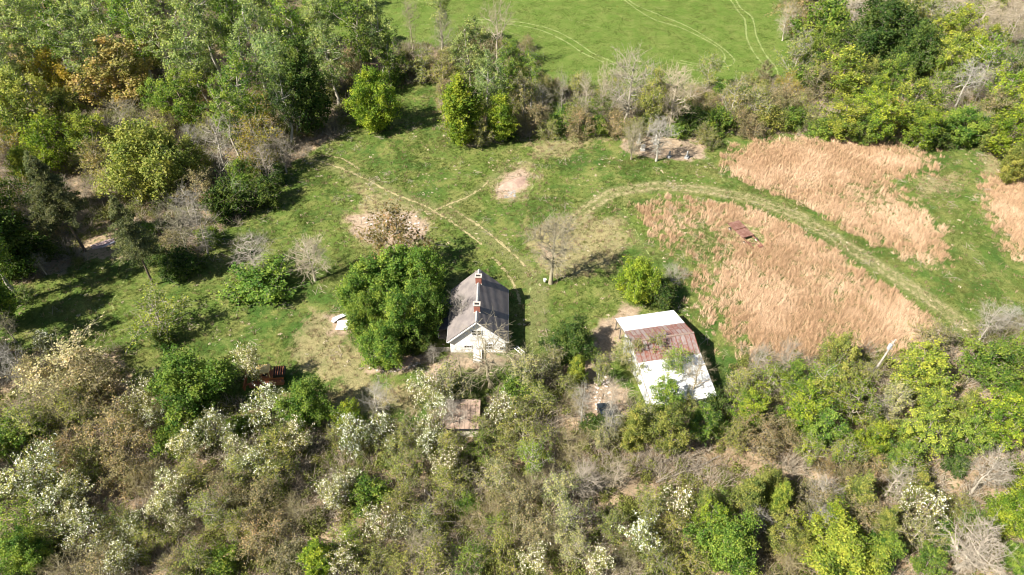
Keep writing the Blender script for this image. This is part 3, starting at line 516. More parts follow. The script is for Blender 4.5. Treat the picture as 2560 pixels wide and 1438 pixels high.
'along the lower right edge': """V:olive 1850 950 90|A:bright 1880 1010 100|V:bright 1930 940 90|A:green 1990 930 90|A:olive 2110 880 100 8|V:bright 2060 950 110|A:olive 2090 960 110|A:bright 2010 1020 120|V:bright 2140 1010 110|A:green 2060 1060 110|H:olive 2200 1060 80|A:lime 2300 920 150 8.5 = bright yellow-green tree beside the utility pole|A:lime 2340 1010 110|A:lime 2310 1080 120|A:green 2480 900 150 8|A:green 2560 900 120|C:olive 2420 1010 80 7|A:bright 2510 1040 140|A:green 2420 1090 100|M:bright 2550 1000 80|V:pale 2240 1010 90|B:ash 2210 1010 80|B:ash 1900 900 60 8|B:ash 1980 880 60 8|U:brown 1900 1080 120|U:brown 1960 1090 90|V:bright 2030 1110 80|V:olive 2170 930 70|A:bright 2190 1100 100|A:green 2250 1140 90|U:olive 1840 1080 90|V:bright 2120 1130 90|B:ash 2300 1080 60|H:dark 2360 1060 60""",
'in the lower right scrub': """C:olive 1880 1230 120 9 = large conical olive cedar, left of the lime ivy column|C:olive 1930 1210 80|A:lime 1955 1240 50 7 = narrow lime green ivy-covered tree between two cedars|A:olive 1960 1330 100|U:brown 2060 1250 120|B:ash 2060 1290 90|B:ash 2060 1220 100|A:bright 2080 1290 110|C:olive 2160 1220 110|U:brown 2160 1290 110|B:ash 2240 1200 90|C:olive 2220 1300 90|C:olive 1760 1260 90|L:white 1700 1255 90|U:green 1800 1250 80|V:olive 1620 1270 90|L:white 1600 1340 100|M:green 1820 1360 170 7.5 = mid-green broad tree at the bottom, left of the lime one|A:bright 1780 1310 100|T:tan 1860 1310 90|T:brown 1970 1400 130|M:lime 2110 1380 200 7 = big lime green dome-shaped tree at the bottom edge|M:green 2210 1370 90 7|L:white 2310 1270 110|V:pale 2300 1330 100|H:green 2350 1340 90|A:green 2330 1400 90|B:ash 2440 1370 170 9 = pale leaning bare tree at the bottom right|B:ash 2470 1180 120|M:bright 2530 1280 120 7|U:green 2440 1300 90|M:green 2560 1400 90|U:olive 1680 1320 100|U:olive 1720 1400 110|V:olive 1640 1400 100|L:white 1500 1410 80|T:brown 1560 1400 90|U:green 1740 1330 70|U:olive 1530 1310 90|V:bright 2260 1170 90|U:brown 2190 1160 80|A:olive 2000 1370 70|B:ash 1900 1300 70|H:dark 2390 1160 60|U:olive 2400 1260 70|A:olive 2300 1200 80|U:rust 2070 1160 60|U:brown 2130 1180 80""",
}
for reg, txt in LIST.items():
    for row in txt.replace('\n', '|').split('|'):
        row = row.strip()
        if not row: continue
        lab = None
        if ' = ' in row: row, lab = row.split(' = ')
        a = row.split(); k, cl = a[0].split(':'); cx, cy, wp = map(float, a[1:4]); H = float(a[4]) if len(a) > 4 else None
        if '@' in a[0]: k = k.strip('@'); q_ = P(cx, cy); x, y, Rr, h = q_[0], q_[1], wp / PXM(q_) / 2, H
        else: x, y, Rr, h = at_crown(k, cx, cy, wp, H)
        if H is None: h *= rng.uniform(.9, 1.12)
        put(k, cl, x, y, Rr, h, lab, reg, cx)
# trees filling the woods between those, and just outside the frame
PAL = {'ul': ('in the top left wood', 8.5, [('O', 'grey'), ('O', 'green'), ('V', 'olive'), ('U', 'brown'), ('A', 'olive'), ('A', 'green'), ('U', 'olive'), ('B', 'brown'), ('H', 'green')]),
       'line': ('in the tree line above the cemetery', 4.4, [('U', 'brown'), ('U', 'olive'), ('V', 'olive'), ('H', 'green'), ('H', 'olive'), ('V', 'brown')]),
       'ur': ('in the top right wood', 7.4, [('A', 'bright'), ('A', 'lime'), ('V', 'olive'), ('V', 'green'), ('B', 'tan'), ('U', 'olive'), ('A', 'green'), ('T', 'tan')]),
       'botl': ('in the lower left scrub', 6.6, [('U', 'olive'), ('U', 'brown'), ('L', 'white'), ('V', 'olive'), ('T', 'brown'), ('U', 'green'), ('V', 'pale')]),
       'botm': ('in the lower middle scrub', 7.2, [('U', 'olive'), ('U', 'brown'), ('V', 'pale'), ('V', 'olive'), ('L', 'white'), ('V', 'bright'), ('H', 'green'), ('U', 'olive')]),
       'botr': ('in the lower right scrub', 7.0, [('U', 'olive'), ('A', 'bright'), ('V', 'bright'), ('U', 'brown'), ('A', 'green'), ('B', 'ash'), ('V', 'pale')])}
RRANGE = {'O': (3.2, 4.4), 'A': (2.2, 4.0), 'V': (2.0, 3.4), 'U': (1.5, 2.9), 'T': (1.5, 2.8), 'B': (2.0, 3.4), 'H': (1.3, 2.4), 'L': (1.8, 2.9), 'M': (3, 4.5), 'C': (1.5, 2.2)}
tanpoly = [PL(q) for q in TAN[1:6] + TAN[7:9]] + [PL(DIRT[3]), PL(DIRT[4])]
solid = [(-5.2, 76.8, 7.), (19.5, 74, 5.5), (24.5, 66, 6.5), (21, 62, 6), (-7.2, 57, 3.2), (-7.2, 53.5, 2.4), (13, 58, 2.2), (-36, 65, 4), (-73, 96, 6), (30, 128, 6), (13.5, 53.5, 2.2), (-7, 50.5, 2), (-36.5, 61.5, 2)]
def ok(x, y, sp):
    for q in solid:
        if math.hypot(x - q[0], y - q[1]) < q[2]: return False
    X, Y = np.array([x]), np.array([y])
    for q in tanpoly:
        if inside(X, Y, q)[0]: return False
    return all(math.hypot(x - t_[6], y - t_[7]) > sp * (.6 + .25 * t_[8] / 2.5) for t_ in TREES)
for key, (reg, sp, pal) in PAL.items():
    wk = PL(WOODS[key if key in WOODS else 'bot']); x0, y0 = wk.min(0); x1, y1 = wk.max(0)
    x0, x1 = max(x0, -165), min(x1, 165); y0, y1 = max(y0, 29), min(y1, 232)
    if key == 'botl': x1 = -19
    if key == 'botm': x0, x1 = -19, 13
    if key == 'botr': x0 = 13
    for _ in range(2000):
        x, y = rng.uniform(x0, x1), rng.uniform(y0, y1)
        if not inside(np.array([x]), np.array([y]), wk)[0]: continue
        lim = (y * math.cos(TILT) + CAM_H * math.sin(TILT)) * .74 + 9
        if abs(x) > lim or not ok(x, y, sp): continue
        k, cl = pal[rng.randrange(len(pal))]; r_ = rng.uniform(*RRANGE[k]) * (1.15 if key in ('ul', 'ur') else .95)
        put(k, cl, x, y, r_, 2 * r_ * RATIO[k] * rng.uniform(.9, 1.15), None, reg, x)
# tall trees outside the left edge whose shadows reach the lawn
for x, y, k, cl, r_, h in ((-81, 82, 'O', 'green', 4, 19), (-80, 76, 'A', 'green', 3.6, 15), (-84, 88, 'A', 'dark', 4.5, 17), (-78, 70, 'O', 'green', 3.4, 16), (-88, 95, 'O', 'dark', 4, 18), (-82, 64, 'A', 'olive', 4, 13)):
    put(k, cl, x, y, r_, h, None, 'at the left edge of the lawn', -200)
ORD = ['first', 'second', 'third', 'fourth', 'fifth', 'sixth', 'seventh', 'eighth', 'ninth', 'tenth', 'eleventh', 'twelfth', 'thirteenth', 'fourteenth', 'fifteenth', 'sixteenth', 'seventeenth', 'eighteenth', 'nineteenth', 'twentieth']
grp = {}
for t_ in TREES:
    o = t_[0]; o['group'] = GNOUN[t_[1]] + ' ' + t_[3]
    if not t_[4]: grp.setdefault((t_[1], t_[2], t_[3]), []).append(t_)
for (k, cl, reg), L_ in grp.items():
    L_.sort(key=lambda q: (q[6] / (q[7] * math.cos(TILT) + CAM_H * math.sin(TILT)))); adj = KIND[k][3]; noun = KIND[k][1]; cw = COL[cl][0]; n = len(L_)
    for i, q in enumerate(L_):
        if n == 1: s = f'the only {adj} {cw} {noun} {reg}'
        elif n <= 20: s = f'{adj} {cw} {noun} {reg}, {ORD[i]} from left' if i < n - 1 or i == 0 else f'{adj} {cw} {noun} {reg}, rightmost of its kind'
        else: s = f'{adj} {cw} {noun} {reg}, {ORD[i]} from left' if i < 20 else f'{adj} {cw} {noun} {reg}, {ORD[min(n - 1 - i, 19)]} from right'
        q[0]['label'] = s
print('trees', len(TREES))

# ------------------------------------------------------------------ small plants scattered in masses
def blades(seed, n, h, wd, spread, lean, curl, sides=1):
    rg = np.random.RandomState(seed); V = []; F = []; T = []
    for i in range(n):
        a = rg.uniform(0, 6.283); r_ = spread * rg.rand() ** .5; b = np.array([r_ * math.cos(a), r_ * math.sin(a), -.03]); hh = h * rg.uniform(.6, 1.15)
        out = np.array([math.cos(a), math.sin(a), 0]) * curl * hh * rg.uniform(.3, 1) + np.array([lean[0], lean[1], 0]) * hh
        f = rg.uniform(0, 3.14); s = np.array([math.cos(f), math.sin(f), 0]) * wd * rg.uniform(.7, 1.3); m_ = b + out * .35 + [0, 0, hh * .6]; e_ = b + out + [0, 0, hh]
        k = len(V); V += [b - s / 2, b + s / 2, m_ + s * .4, m_ - s * .4, e_ + s * .12, e_ - s * .12]; F += [(k, k + 1, k + 2, k + 3), (k + 3, k + 2, k + 4, k + 5)]; T += [rg.rand()] * 6
    return np.array(V), F, T
def source(name, V, F, T, mat):
    return bpy.data.objects.new(name, mesh_np(name, V, F, [mat], dict(tone=T)))
def scatter(name, pts, rot, scl, src, label=None):
    me = bpy.data.meshes.new(name); me.vertices.add(len(pts)); me.vertices.foreach_set('co', np.asarray(pts, np.float32).ravel())
    a = me.attributes.new('rot', 'FLOAT_VECTOR', 'POINT'); a.data.foreach_set('vector', np.asarray(rot, np.float32).ravel())
    a = me.attributes.new('scl', 'FLOAT', 'POINT'); a.data.foreach_set('value', np.asarray(scl, np.float32))
    o = link(name, me, kind='stuff')
    if label: o['label'] = label
    g = bpy.data.node_groups.new(name, 'GeometryNodeTree'); g.interface.new_socket('Geometry', in_out='INPUT', socket_type='NodeSocketGeometry'); g.interface.new_socket('Geometry', in_out='OUTPUT', socket_type='NodeSocketGeometry')
    i_ = g.nodes.new('NodeGroupInput'); o_ = g.nodes.new('NodeGroupOutput'); iop = g.nodes.new('GeometryNodeInstanceOnPoints')
    oi = g.nodes.new('GeometryNodeObjectInfo'); oi.inputs['Object'].default_value = src; oi.inputs['As Instance'].default_value = False
    r_ = g.nodes.new('GeometryNodeInputNamedAttribute'); r_.data_type = 'FLOAT_VECTOR'; r_.inputs[0].default_value = 'rot'
    s_ = g.nodes.new('GeometryNodeInputNamedAttribute'); s_.data_type = 'FLOAT'; s_.inputs[0].default_value = 'scl'
    L = g.links.new; L(i_.outputs[0], iop.inputs['Points']); L(oi.outputs['Geometry'], iop.inputs['Instance'])
    L([q for q in r_.outputs if q.enabled][0], iop.inputs['Rotation']); L([q for q in s_.outputs if q.enabled][0], iop.inputs['Scale']); L(iop.outputs[0], o_.inputs[0])
    m = o.modifiers.new('scatter', 'NODES'); m.node_group = g; return o
rs = np.random.RandomState(77)
def bil(A, x, y):
    """value of a ground-cover map at points"""
    i = np.clip(np.searchsorted(ys, y) - 1, 0, ny - 2); j = np.clip(np.searchsorted(xs, x) - 1, 0, nx - 2)
    fy = (y - ys[i]) / (ys[i + 1] - ys[i]); fx = (x - xs[j]) / (xs[j + 1] - xs[j])
    return A[i, j] * (1 - fx) * (1 - fy) + A[i, j + 1] * fx * (1 - fy) + A[i + 1, j] * (1 - fx) * fy + A[i + 1, j + 1] * fx * fy
def cands(n, y1=226):
    y = rs.uniform(29, y1, n * 2); x = rs.uniform(-170, 170, n * 2); k = np.abs(x) < (y * math.cos(TILT) + CAM_H * math.sin(TILT)) * .74 + 8; return x[k], y[k]
def wav(x, y, s, sd):
    r_ = np.random.RandomState(sd); v_ = 0
    for _ in range(5):
        a = r_.uniform(0, 6.28); f = s * r_.uniform(.6, 1.8); v_ = v_ + np.sin(f * (x * math.cos(a) + y * math.sin(a)) + r_.uniform(0, 6.28) + 1.3 * np.sin(f * .7 * (x * math.sin(a) - y * math.cos(a))))
    return v_ / 5
def free(x, y):
    """clear of the house, the barn and the shed"""
    c_, s_ = math.cos(R(11)), math.sin(R(11)); dx, dy = x - 16.2, y - 76.0; u = dx * c_ + dy * s_; v_ = dx * s_ - dy * c_
    return ~(((x > -9.9) & (x < -.6) & (y > 70.5) & (y < 83)) | ((u > -.3) & (u < 9.8) & (v_ > -.3) & (v_ < 17.6)) | ((x > -10.2) & (x < -4.4) & (y > 55.2) & (y < 60.4)) | (np.hypot(x - 43.3, y - 100.2) < 2.6) | (np.hypot(x - 44.6, y - 98.2) < 1.8) | (np.hypot(x - 42.2, y - 102.2) < 1.8) | (np.hypot(x + 73.5, y - 96.5) < 4.2) | (np.hypot(x - 13.2, y - 58.2) < 3.2) | (np.hypot(x + 36.2, y - 65.6) < 3.6))
def do(name, dens_fn, ncand, src, h=(.7, 1.3), tilt=(0, 0), jt=.15, label=None, y1=226, spin=6.283):
    x, y = cands(ncand, y1); d_ = dens_fn(x, y); k = (rs.rand(len(x)) < d_) & free(x, y); x, y = x[k], y[k]; n = len(x)
    rot = np.column_stack([rs.randn(n) * jt + tilt[0], rs.randn(n) * jt + tilt[1], rs.uniform(-spin / 2, spin / 2, n)])
    scatter(name, np.column_stack([x, y, gz(x, y)]), rot, rs.uniform(h[0], h[1], n), src, label); print(name, n)
SEDGE = inst_leaf_mat('broomsedge', (.62, .42, .265), (.41, .28, .16), (.70, .51, .345), .25)
GRASSM = inst_leaf_mat('lawn_grass', (.076, .124, .022), (.115, .152, .032), (.165, .172, .052), .3)
MEADM = inst_leaf_mat('meadow_grass', (.085, .138, .024), (.125, .165, .036), (.155, .18, .05), .3)
BRUSH = inst_leaf_mat('undergrowth_leaf', (.13, .17, .035), (.24, .24, .06), (.18, .20, .045), .35)
STRAW = inst_leaf_mat('straw', (.42, .31, .19), (.30, .22, .13), (.46, .35, .22), .2)
V_, F_, T_ = blades(1, 22, .52, .035, .36, (.24, .16), .42); s_sedge = source('broomsedge_clump', V_, F_, T_, SEDGE)
do('broomsedge', lambda x, y: (bil(field, x, y) > .12) * np.clip(bil(field, x, y) * .72 - .20 + .75 * wav(x, y * .6, 2.6, 4) + .55 * wav(x, y, .28, 9), 0, .95), 420000, s_sedge, (.35, 1.55), (0, 0), .14, 'tall tan broomsedge grass of the two fields', 150, .8)
V_, F_, T_ = blades(2, 12, .15, .045, .28, (0, 0), .6); s_gr = source('grass_tuft', V_, F_, T_, GRASSM)
lawnm = lambda x, y: (1 - bil(wood, x, y)) * (1 - bil(meadow, x, y)) * (1 - bil(dirt, x, y))
do('lawn_grass', lambda x, y: lawnm(x, y) * np.clip(.45 + .5 * wav(x, y, .8, 3) + .4 * wav(x, y, .2, 17), .08, 1) * (1 - .6 * bil(path, x, y)) * (1 - .5 * bil(tan, x, y)), 330000, s_gr, (.5, 1.5), label='short green lawn grass', y1=170)
V_, F_, T_ = blades(3, 12, .10, .05, .4, (0, 0), .6); s_me = source('meadow_tuft', V_, F_, T_, MEADM)
do('meadow_grass', lambda x, y: bil(meadow, x, y) * np.clip(.45 + .6 * wav(x, y, .6, 8), .1, 1), 260000, s_me, (.6, 1.6), label='bright green meadow grass')
V_, F_, T_ = blades(4, 14, .45, .04, .25, (.1, .05), .5); s_st = source('straw_tuft', V_, F_, T_, STRAW)
do('dry_grass', lambda x, y: np.clip(bil(wood, x, y) * .55 * np.clip(.5 + .9 * wav(x, y, .5, 12), 0, 1) + .16 * bil(tan, x, y) + .03 * (1 - bil(meadow, x, y)), 0, 1) * (1 - bil(dirt, x, y) * .8), 190000, s_st, (.5, 1.3), label='dry straw-coloured grass in the scrub', y1=200)
def small_bush(seed, n, r_, h_, L_, W_):
    rg = np.random.RandomState(seed); pos = rg.randn(n, 3) * [r_ * .5, r_ * .5, h_ * .3] + [0, 0, h_ * .5]; pos[:, 2] = np.clip(pos[:, 2], .05, h_ * 1.1)
    return leaves(rg, pos, unit(pos), L_, W_, np.clip(.5 + .25 * rg.randn(n), 0, 1))
V_, F_, T_ = small_bush(5, 170, .75, .9, .19, .13); s_br = source('low_brush', V_, F_, T_, BRUSH)
do('undergrowth', lambda x, y: np.clip(bil(wood, x, y) - bil(tan, x, y) * .93 - bil(dirt, x, y), 0, 1) * np.clip(.26 + .5 * wav(x, y, .4, 21), .02, .8), 60000, s_br, (.5, 1.5), label='low green undergrowth of the woods')
rg = np.random.RandomState(8); W_ = Wood(); s0_ = rg.randn(26, 3) * [.25, .25, .05]; e0_ = s0_ + unit(rg.randn(26, 3) + [0, 0, .9]) * rg.uniform(.5, 1.3, (26, 1)); e0_[:, 2] = np.abs(e0_[:, 2])
W_.add(np.stack([s0_, (s0_ + e0_) / 2 + rg.randn(26, 3) * .06, e0_], 1), np.tile([.018, .013, .006], (26, 1)), 3); V_, F_ = W_.data()
TWG = inst_leaf_mat('dead_twig', (.40, .35, .27), (.28, .23, .17), (.34, .29, .22), 0)
s_tw = source('twig_bunch', V_, F_, rg.rand(len(V_)), TWG)
do('dead_twigs', lambda x, y: np.clip(bil(wood, x, y) - bil(dirt, x, y), 0, 1) * np.clip(.3 + .5 * wav(x, y, .5, 31), .04, .8), 50000, s_tw, (.8, 2.5), label='dead twigs and saplings on the wood floor')
V_, F_, T_ = small_bush(6, 14, .14, .05, .16, .10); s_lf = source('pale_leaf_scrap', V_, F_, T_, inst_leaf_mat('pale_scraps', (.50, .42, .28), (.42, .33, .22), (.55, .48, .34), 0))
do('leaf_scraps', lambda x, y: (1 - bil(wood, x, y)) * (1 - bil(meadow, x, y)) * .10 * np.clip(.2 + wav(x, y, .45, 41), .04, 1), 60000, s_lf, (.6, 1.8), label='pale dead leaves strewn on the lawn', y1=140)

do('weed_tufts', lambda x, y: (1 - bil(wood, x, y)) * (.035 + .22 * bil(dirt, x, y) * np.clip(wav(x, y, 1.2, 51), 0, 1) + .05 * bil(tan, x, y)) * np.clip(.5 + wav(x, y, .5, 52), .1, 1), 60000, s_br, (.15, .42), label='small weeds standing in the lawn and bare ground')
rg = np.random.RandomState(18); W_ = Wood(); s0_ = rg.randn(7, 3) * [.5, .5, .02]; e0_ = s0_ + rg.randn(7, 3) * [.6, .6, .03] + [0, 0, .03]
s0_[:, 2] = np.abs(s0_[:, 2]) + .02; e0_[:, 2] = np.abs(e0_[:, 2]) + .03
W_.add(np.stack([s0_, (s0_ + e0_) / 2 + rg.randn(7, 3) * [.05, .05, .01], e0_], 1), np.tile([.03, .022, .008], (7, 1)), 4); V_, F_ = W_.data()
s_st2 = source('fallen_sticks', V_, F_, rg.rand(len(V_)), TWG)
do('fallen_sticks', lambda x, y: np.clip(.03 + .2 * bil(dirt, x, y) + .3 * bil(wood, x, y), 0, 1) * (1 - bil(meadow, x, y)), 34000, s_st2, (.5, 1.6), label='fallen sticks on the ground', y1=160)

# ------------------------------------------------------------------ house
WHITE = surf('white_siding', (.87, .86, .84), (.78, .77, .75), 1.5, .7, 0, 9, .1)
ROOFM = surf('weathered_grey_shingle', (.235, .205, .19), (.165, .145, .14), .7, .75, 0, 9, .35)
RIDGEM = surf('ridge_metal', (.50, .49, .48), (.38, .37, .37), 2, .55, .3)
BRICKM = surf('red_brick', (.33, .125, .085), (.26, .095, .065), 4, .85, 0, 14, .5)
CAPM = surf('mortar_cap', (.62, .56, .48), (.45, .40, .34), 4)
DARK = surf('dark_interior', (.02, .02, .022), (.012, .012, .014), 4, .6)
GLASS, t, p = new_mat('window_glass'); p.inputs['Base Color'].default_value = (.018, .022, .026, 1); p.inputs['Roughness'].default_value = .12; p.inputs['Specular IOR Level'].default_value = .6
WOODG = surf('grey_weathered_wood', (.30, .26, .21), (.19, .16, .13), 3, .9, 0, 20, .4)
HX0, HX1, HY0, HY1, EZ, RZ = -9.4, -1.0, 71.07, 82.1, 3.05, 7.1
HXM = (HX0 + HX1) / 2
house = thing('farmhouse', 'white gabled farmhouse with grey roof and two brick chimneys on its ridge', 'house', (HXM, 76.5, 0))
def hb(mb, name, mat, parent=house, **kw):
    o = mb.build(name, mat, parent, **kw)
    q = parent
    off = np.array([HXM, 76.5, 0])
    o.data.vertices.foreach_set('co', (np.array(mb.V) - off).astype(np.float32).ravel()) if parent == house else None
    return o
slope = (RZ - EZ) / ((HX1 - HX0) / 2)
mb = MB(); wt = RZ - .12   # wall core
mb.V += [(HX0, HY0, -.3), (HX1, HY0, -.3), (HX1, HY0, EZ - .1), (HXM, HY0, wt - .1), (HX0, HY0, EZ - .1), (HX0, HY1 - .3, -.3), (HX1, HY1 - .3, -.3), (HX1, HY1 - .3, EZ - .1), (HXM, HY1 - .3, wt - .1), (HX0, HY1 - .3, EZ - .1)]
mb.F += [(0, 1, 2, 3, 4), (9, 8, 7, 6, 5), (0, 5, 6, 1), (1, 6, 7, 2), (2, 7, 8, 3), (3, 8, 9, 4), (4, 9, 5, 0)]
hb(mb, 'wall', WHITE)
mb = MB(); z = .25
while z < wt - .35:     # lapped clapboards on the gable end
    z2 = z + .2; ztop = z2
    half = (HX1 - HX0) / 2 if ztop < EZ - .1 else max(.05, (wt - .12 - ztop) / slope)
    x0, x1 = HXM - half + .02, HXM + half - .02
    mb.hexa([(x0, HY0 - .045, z), (x1, HY0 - .045, z), (x1, HY0 - .002, z), (x0, HY0 - .002, z), (x0, HY0 - .012, z2 + .01), (x1, HY0 - .012, z2 + .01), (x1, HY0 - .002, z2 + .01), (x0, HY0 - .002, z2 + .01)]); z += .2
hb(mb, 'clapboards', WHITE, kind='stuff')
mb = MB(); mb.box(HX0 - .03, HX1 + .03, HY0 - .07, HY0 - .003, -.2, .24); hb(mb, 'foundation', CAPM)
# roof: shingle courses running parallel to the ridge
OV = .35; yA, yB = HY0 - .42, HY1 + .12
for s in (-1, 1):
    xe = HXM + s * ((HX1 - HX0) / 2 + OV); ze = EZ - OV * slope + .12; xr = HXM; zr = RZ + .12
    mb = MB(); mb.slab(*([(xe, yA, ze), (xr, yA, zr), (xr, yB, zr), (xe, yB, ze)] if s > 0 else [(xr, yA, zr), (xe, yA, ze), (xe, yB, ze), (xr, yB, zr)])[::-1], .1)
    roof = hb(mb, 'roof_slope', ROOFM); mb = MB(); nc = 26; L_ = math.hypot(xr - xe, zr - ze); nv = np.array([s * (zr - ze), 0, abs(xr - xe)]) / L_
    for i in range(nc):
        a = np.array([xe + (xr - xe) * i / nc, 0, ze + (zr - ze) * i / nc]); b = np.array([xe + (xr - xe) * (i + 1) / nc, 0, ze + (zr - ze) * (i + 1) / nc])
        q = [a + nv * .14, b + nv * .105, a + nv * .1 + 0, b + nv * .1]
        def Y(v_, y): return (v_[0], y, v_[2])
        mb.hexa([Y(q[2], yA + .01), Y(q[3], yA + .01), Y(q[3], yB - .01), Y(q[2], yB - .01), Y(q[0], yA + .01), Y(q[1], yA + .01), Y(q[1], yB - .01), Y(q[0], yB - .01)])
    hb(mb, 'shingle_courses', ROOFM, kind='stuff')
    mb = MB(); mb.slab((xe, yA - .06, ze - .02), (xr, yA - .06, zr - .02), (xr, yA - .003, zr - .02), (xe, yA - .003, ze - .02), .2) if s < 0 else mb.slab((xr, yA - .06, zr - .02), (xe, yA - .06, ze - .02), (xe, yA - .003, ze - .02), (xr, yA - .003, zr - .02), .2)
    hb(mb, 'barge_board', WHITE)
    mb = MB(); mb.box(xe - .06 + s * .07, xe + .06 + s * .07, yA, yB, ze - .10, ze + .03); hb(mb, 'gutter', WHITE)
mb = MB(); mb.slab((HXM, yA - .02, RZ + .31), (HXM + .24, yA - .02, RZ + .07), (HXM + .24, yB, RZ + .07), (HXM, yB, RZ + .31), .03); mb.slab((HXM - .24, yA - .02, RZ + .07), (HXM - .003, yA - .02, RZ + .31), (HXM - .003, yB, RZ + .31), (HXM - .24, yB, RZ + .07), .03); hb(mb, 'ridge_cap', RIDGEM)
for cy_ in (73.2, 79.4):
    x0, x1, y0, y1, zt = HXM - .45, HXM + .45, cy_ - .35, cy_ + .35, RZ + 1.25
    mb = MB(); mb.box(x0, x1, y0, y1, RZ - .6, zt); ch = hb(mb, 'chimney', BRICKM)
    def chb(mb, nm, mat):
        o = mb.build(nm, mat, ch); o.data.vertices.foreach_set('co', (np.array(mb.V) - np.array([HXM, 76.5, 0])).astype(np.float32).ravel())
    mb = MB()
    for (a0, a1, b0, b1) in ((x0 - .08, x1 + .08, y0 - .08, y0 + .1), (x0 - .08, x1 + .08, y1 - .1, y1 + .08), (x0 - .08, x0 + .1, y0 + .102, y1 - .102), (x1 - .1, x1 + .08, y0 + .102, y1 - .102)): mb.box(a0, a1, b0, b1, zt + .003, zt + .16)
    chb(mb, 'cap', CAPM); mb = MB(); mb.box(x0 + .12, x1 - .12, y0 + .12, y1 - .12, zt + .002, zt + .03); chb(mb, 'flue', DARK)
    mb = MB(); mb.box(x0 - .07, x1 + .07, y0 - .09, y0 - .003, RZ - .35, RZ - .02); chb(mb, 'flashing', CAPM)
    mb = MB()      # brick courses that stand a little proud
    for i in range(9):
        zz = RZ + .02 + i * .13
        if i % 2 == 0: mb.box(x0 - .012, x1 + .012, y0 - .012, y1 + .012, zz, zz + .075)
    chb(mb, 'brick_courses', BRICKM)
def window(x0, x1, z0, z1, nx_=1, nz_=1, name='window'):
    y = HY0 - .05; mb = MB(); f = .07
    for b_ in ((x0 - f, x1 + f, z1, z1 + f), (x0 - f, x1 + f, z0 - f, z0), (x0 - f, x0, z0 + .002, z1 - .002), (x1, x1 + f, z0 + .002, z1 - .002)): mb.box(b_[0], b_[1], y - .06, y, b_[2], b_[3])
    fr = hb(mb, name, WHITE); off = np.array([HXM, 76.5, 0])
    mb = MB(); mb.box(x0, x1, y - .02, y - .005, z0, z1); o = mb.build('pane', GLASS, fr); o.data.vertices.foreach_set('co', (np.array(mb.V) - off).astype(np.float32).ravel())
    mb = MB()
    for i in range(1, nx_): xx = x0 + (x1 - x0) * i / nx_; mb.box(xx - .02, xx + .02, y - .045, y - .022, z0 + .003, z1 - .003)
    for i in range(1, nz_): zz = z0 + (z1 - z0) * i / nz_; mb.box(x0 + .003, x1 - .003, y - .05, y - .023, zz - .02, zz + .02)
    if mb.V: o = mb.build('glazing_bars', WHITE, fr); o.data.vertices.foreach_set('co', (np.array(mb.V) - off).astype(np.float32).ravel())
window(-7.25, -6.15, 1.25, 1.72, 3, 1); window(-5.95, -5.35, 4.05, 5.0, 1, 2); window(-5.15, -4.55, 4.05, 5.0, 1, 2)
window(-4.2, -3.0, .95, 2.1, 2, 2); window(-1.85, -1.25, .8, 1.45, 2, 1)
mb = MB(); mb.box(-7.2, -6.1, HY0 - .13, HY0 - .05, 1.02, 1.16); hb(mb, 'window_sill', WHITE)
mb = MB(); mb.hexa([(-5.9, 69.1, -.1), (-4.6, 69.1, -.1), (-4.6, 71.0, -.1), (-5.9, 71.0, -.1), (-5.9, 69.1, .25), (-4.6, 69.1, .25), (-4.6, 71.0, .95), (-5.9, 71.0, .95)]); bk = hb(mb, 'cellar_bulkhead', CAPM)
for i in (0, 1):
    mb = MB(); xa = -5.87 + i * .63; mb.slab((xa, 69.12, .262), (xa + .6, 69.12, .262), (xa + .6, 70.98, .962), (xa, 70.98, .962), -.03); hb(mb, 'cellar_door', WHITE)
# porch along the left wall, half under the trees
porch = thing('porch', 'low dark-roofed side porch in the shade against the farmhouse\'s left wall', 'porch', (-10.6, 77, 0))
mb = MB(); mb.slab((-1.05, -3.2, 2.15), (.95, -3.2, 2.5), (.95, 3.4, 2.5), (-1.05, 3.4, 2.15), .08); mb.build('porch_roof', surf('dark_tin', (.10, .10, .11), (.06, .06, .065), 2, .6), porch)
mb = MB(); mb.box(-1.0, .95, -3.1, 3.3, -.1, .3); mb.build('porch_floor', WOODG, porch)
for yy in (-3, -1, 1, 3):
    mb = MB(); mb.box(-.98, -.86, yy - .06, yy + .06, .303, 2.08); mb.build('post', WHITE, porch)
box = thing('cooling_unit', 'white boxy appliance showing in the gap between trees and farmhouse', 'appliance', (-12.0, 77.4, 0))
mb = MB(); mb.box(-.45, .45, -.4, .4, 0, 1.0); mb.build('casing', WHITE, box); mb = MB()
for i in range(6): mb.box(-.36, .36, -.42, -.403, .15 + i * .12, .2 + i * .12)
mb.build('grille', DARK, box)
fence = thing('picket_fence', 'low grey picket fence at the farmhouse\'s lower left corner', 'fence', (-11.6, 71.3, 0))
for i in range(22):
    mb = MB(); xx = -2.1 + i * .2; mb.V += [(xx - .05, -.012, 0), (xx + .05, -.012, 0), (xx + .05, -.012, .95), (xx, -.012, 1.06), (xx - .05, -.012, .95), (xx - .05, .012, 0), (xx + .05, .012, 0), (xx + .05, .012, .95), (xx, .012, 1.06), (xx - .05, .012, .95)]
    mb.F += [(0, 1, 2, 3, 4), (9, 8, 7, 6, 5), (0, 5, 6, 1), (1, 6, 7, 2), (2, 7, 8, 3), (3, 8, 9, 4), (4, 9, 5, 0)]; mb.build('picket', CAPM, fence)
for zz in (.3, .75):
    mb = MB(); mb.box(-2.2, 2.2, .014, .06, zz, zz + .08); mb.build('rail', CAPM, fence)
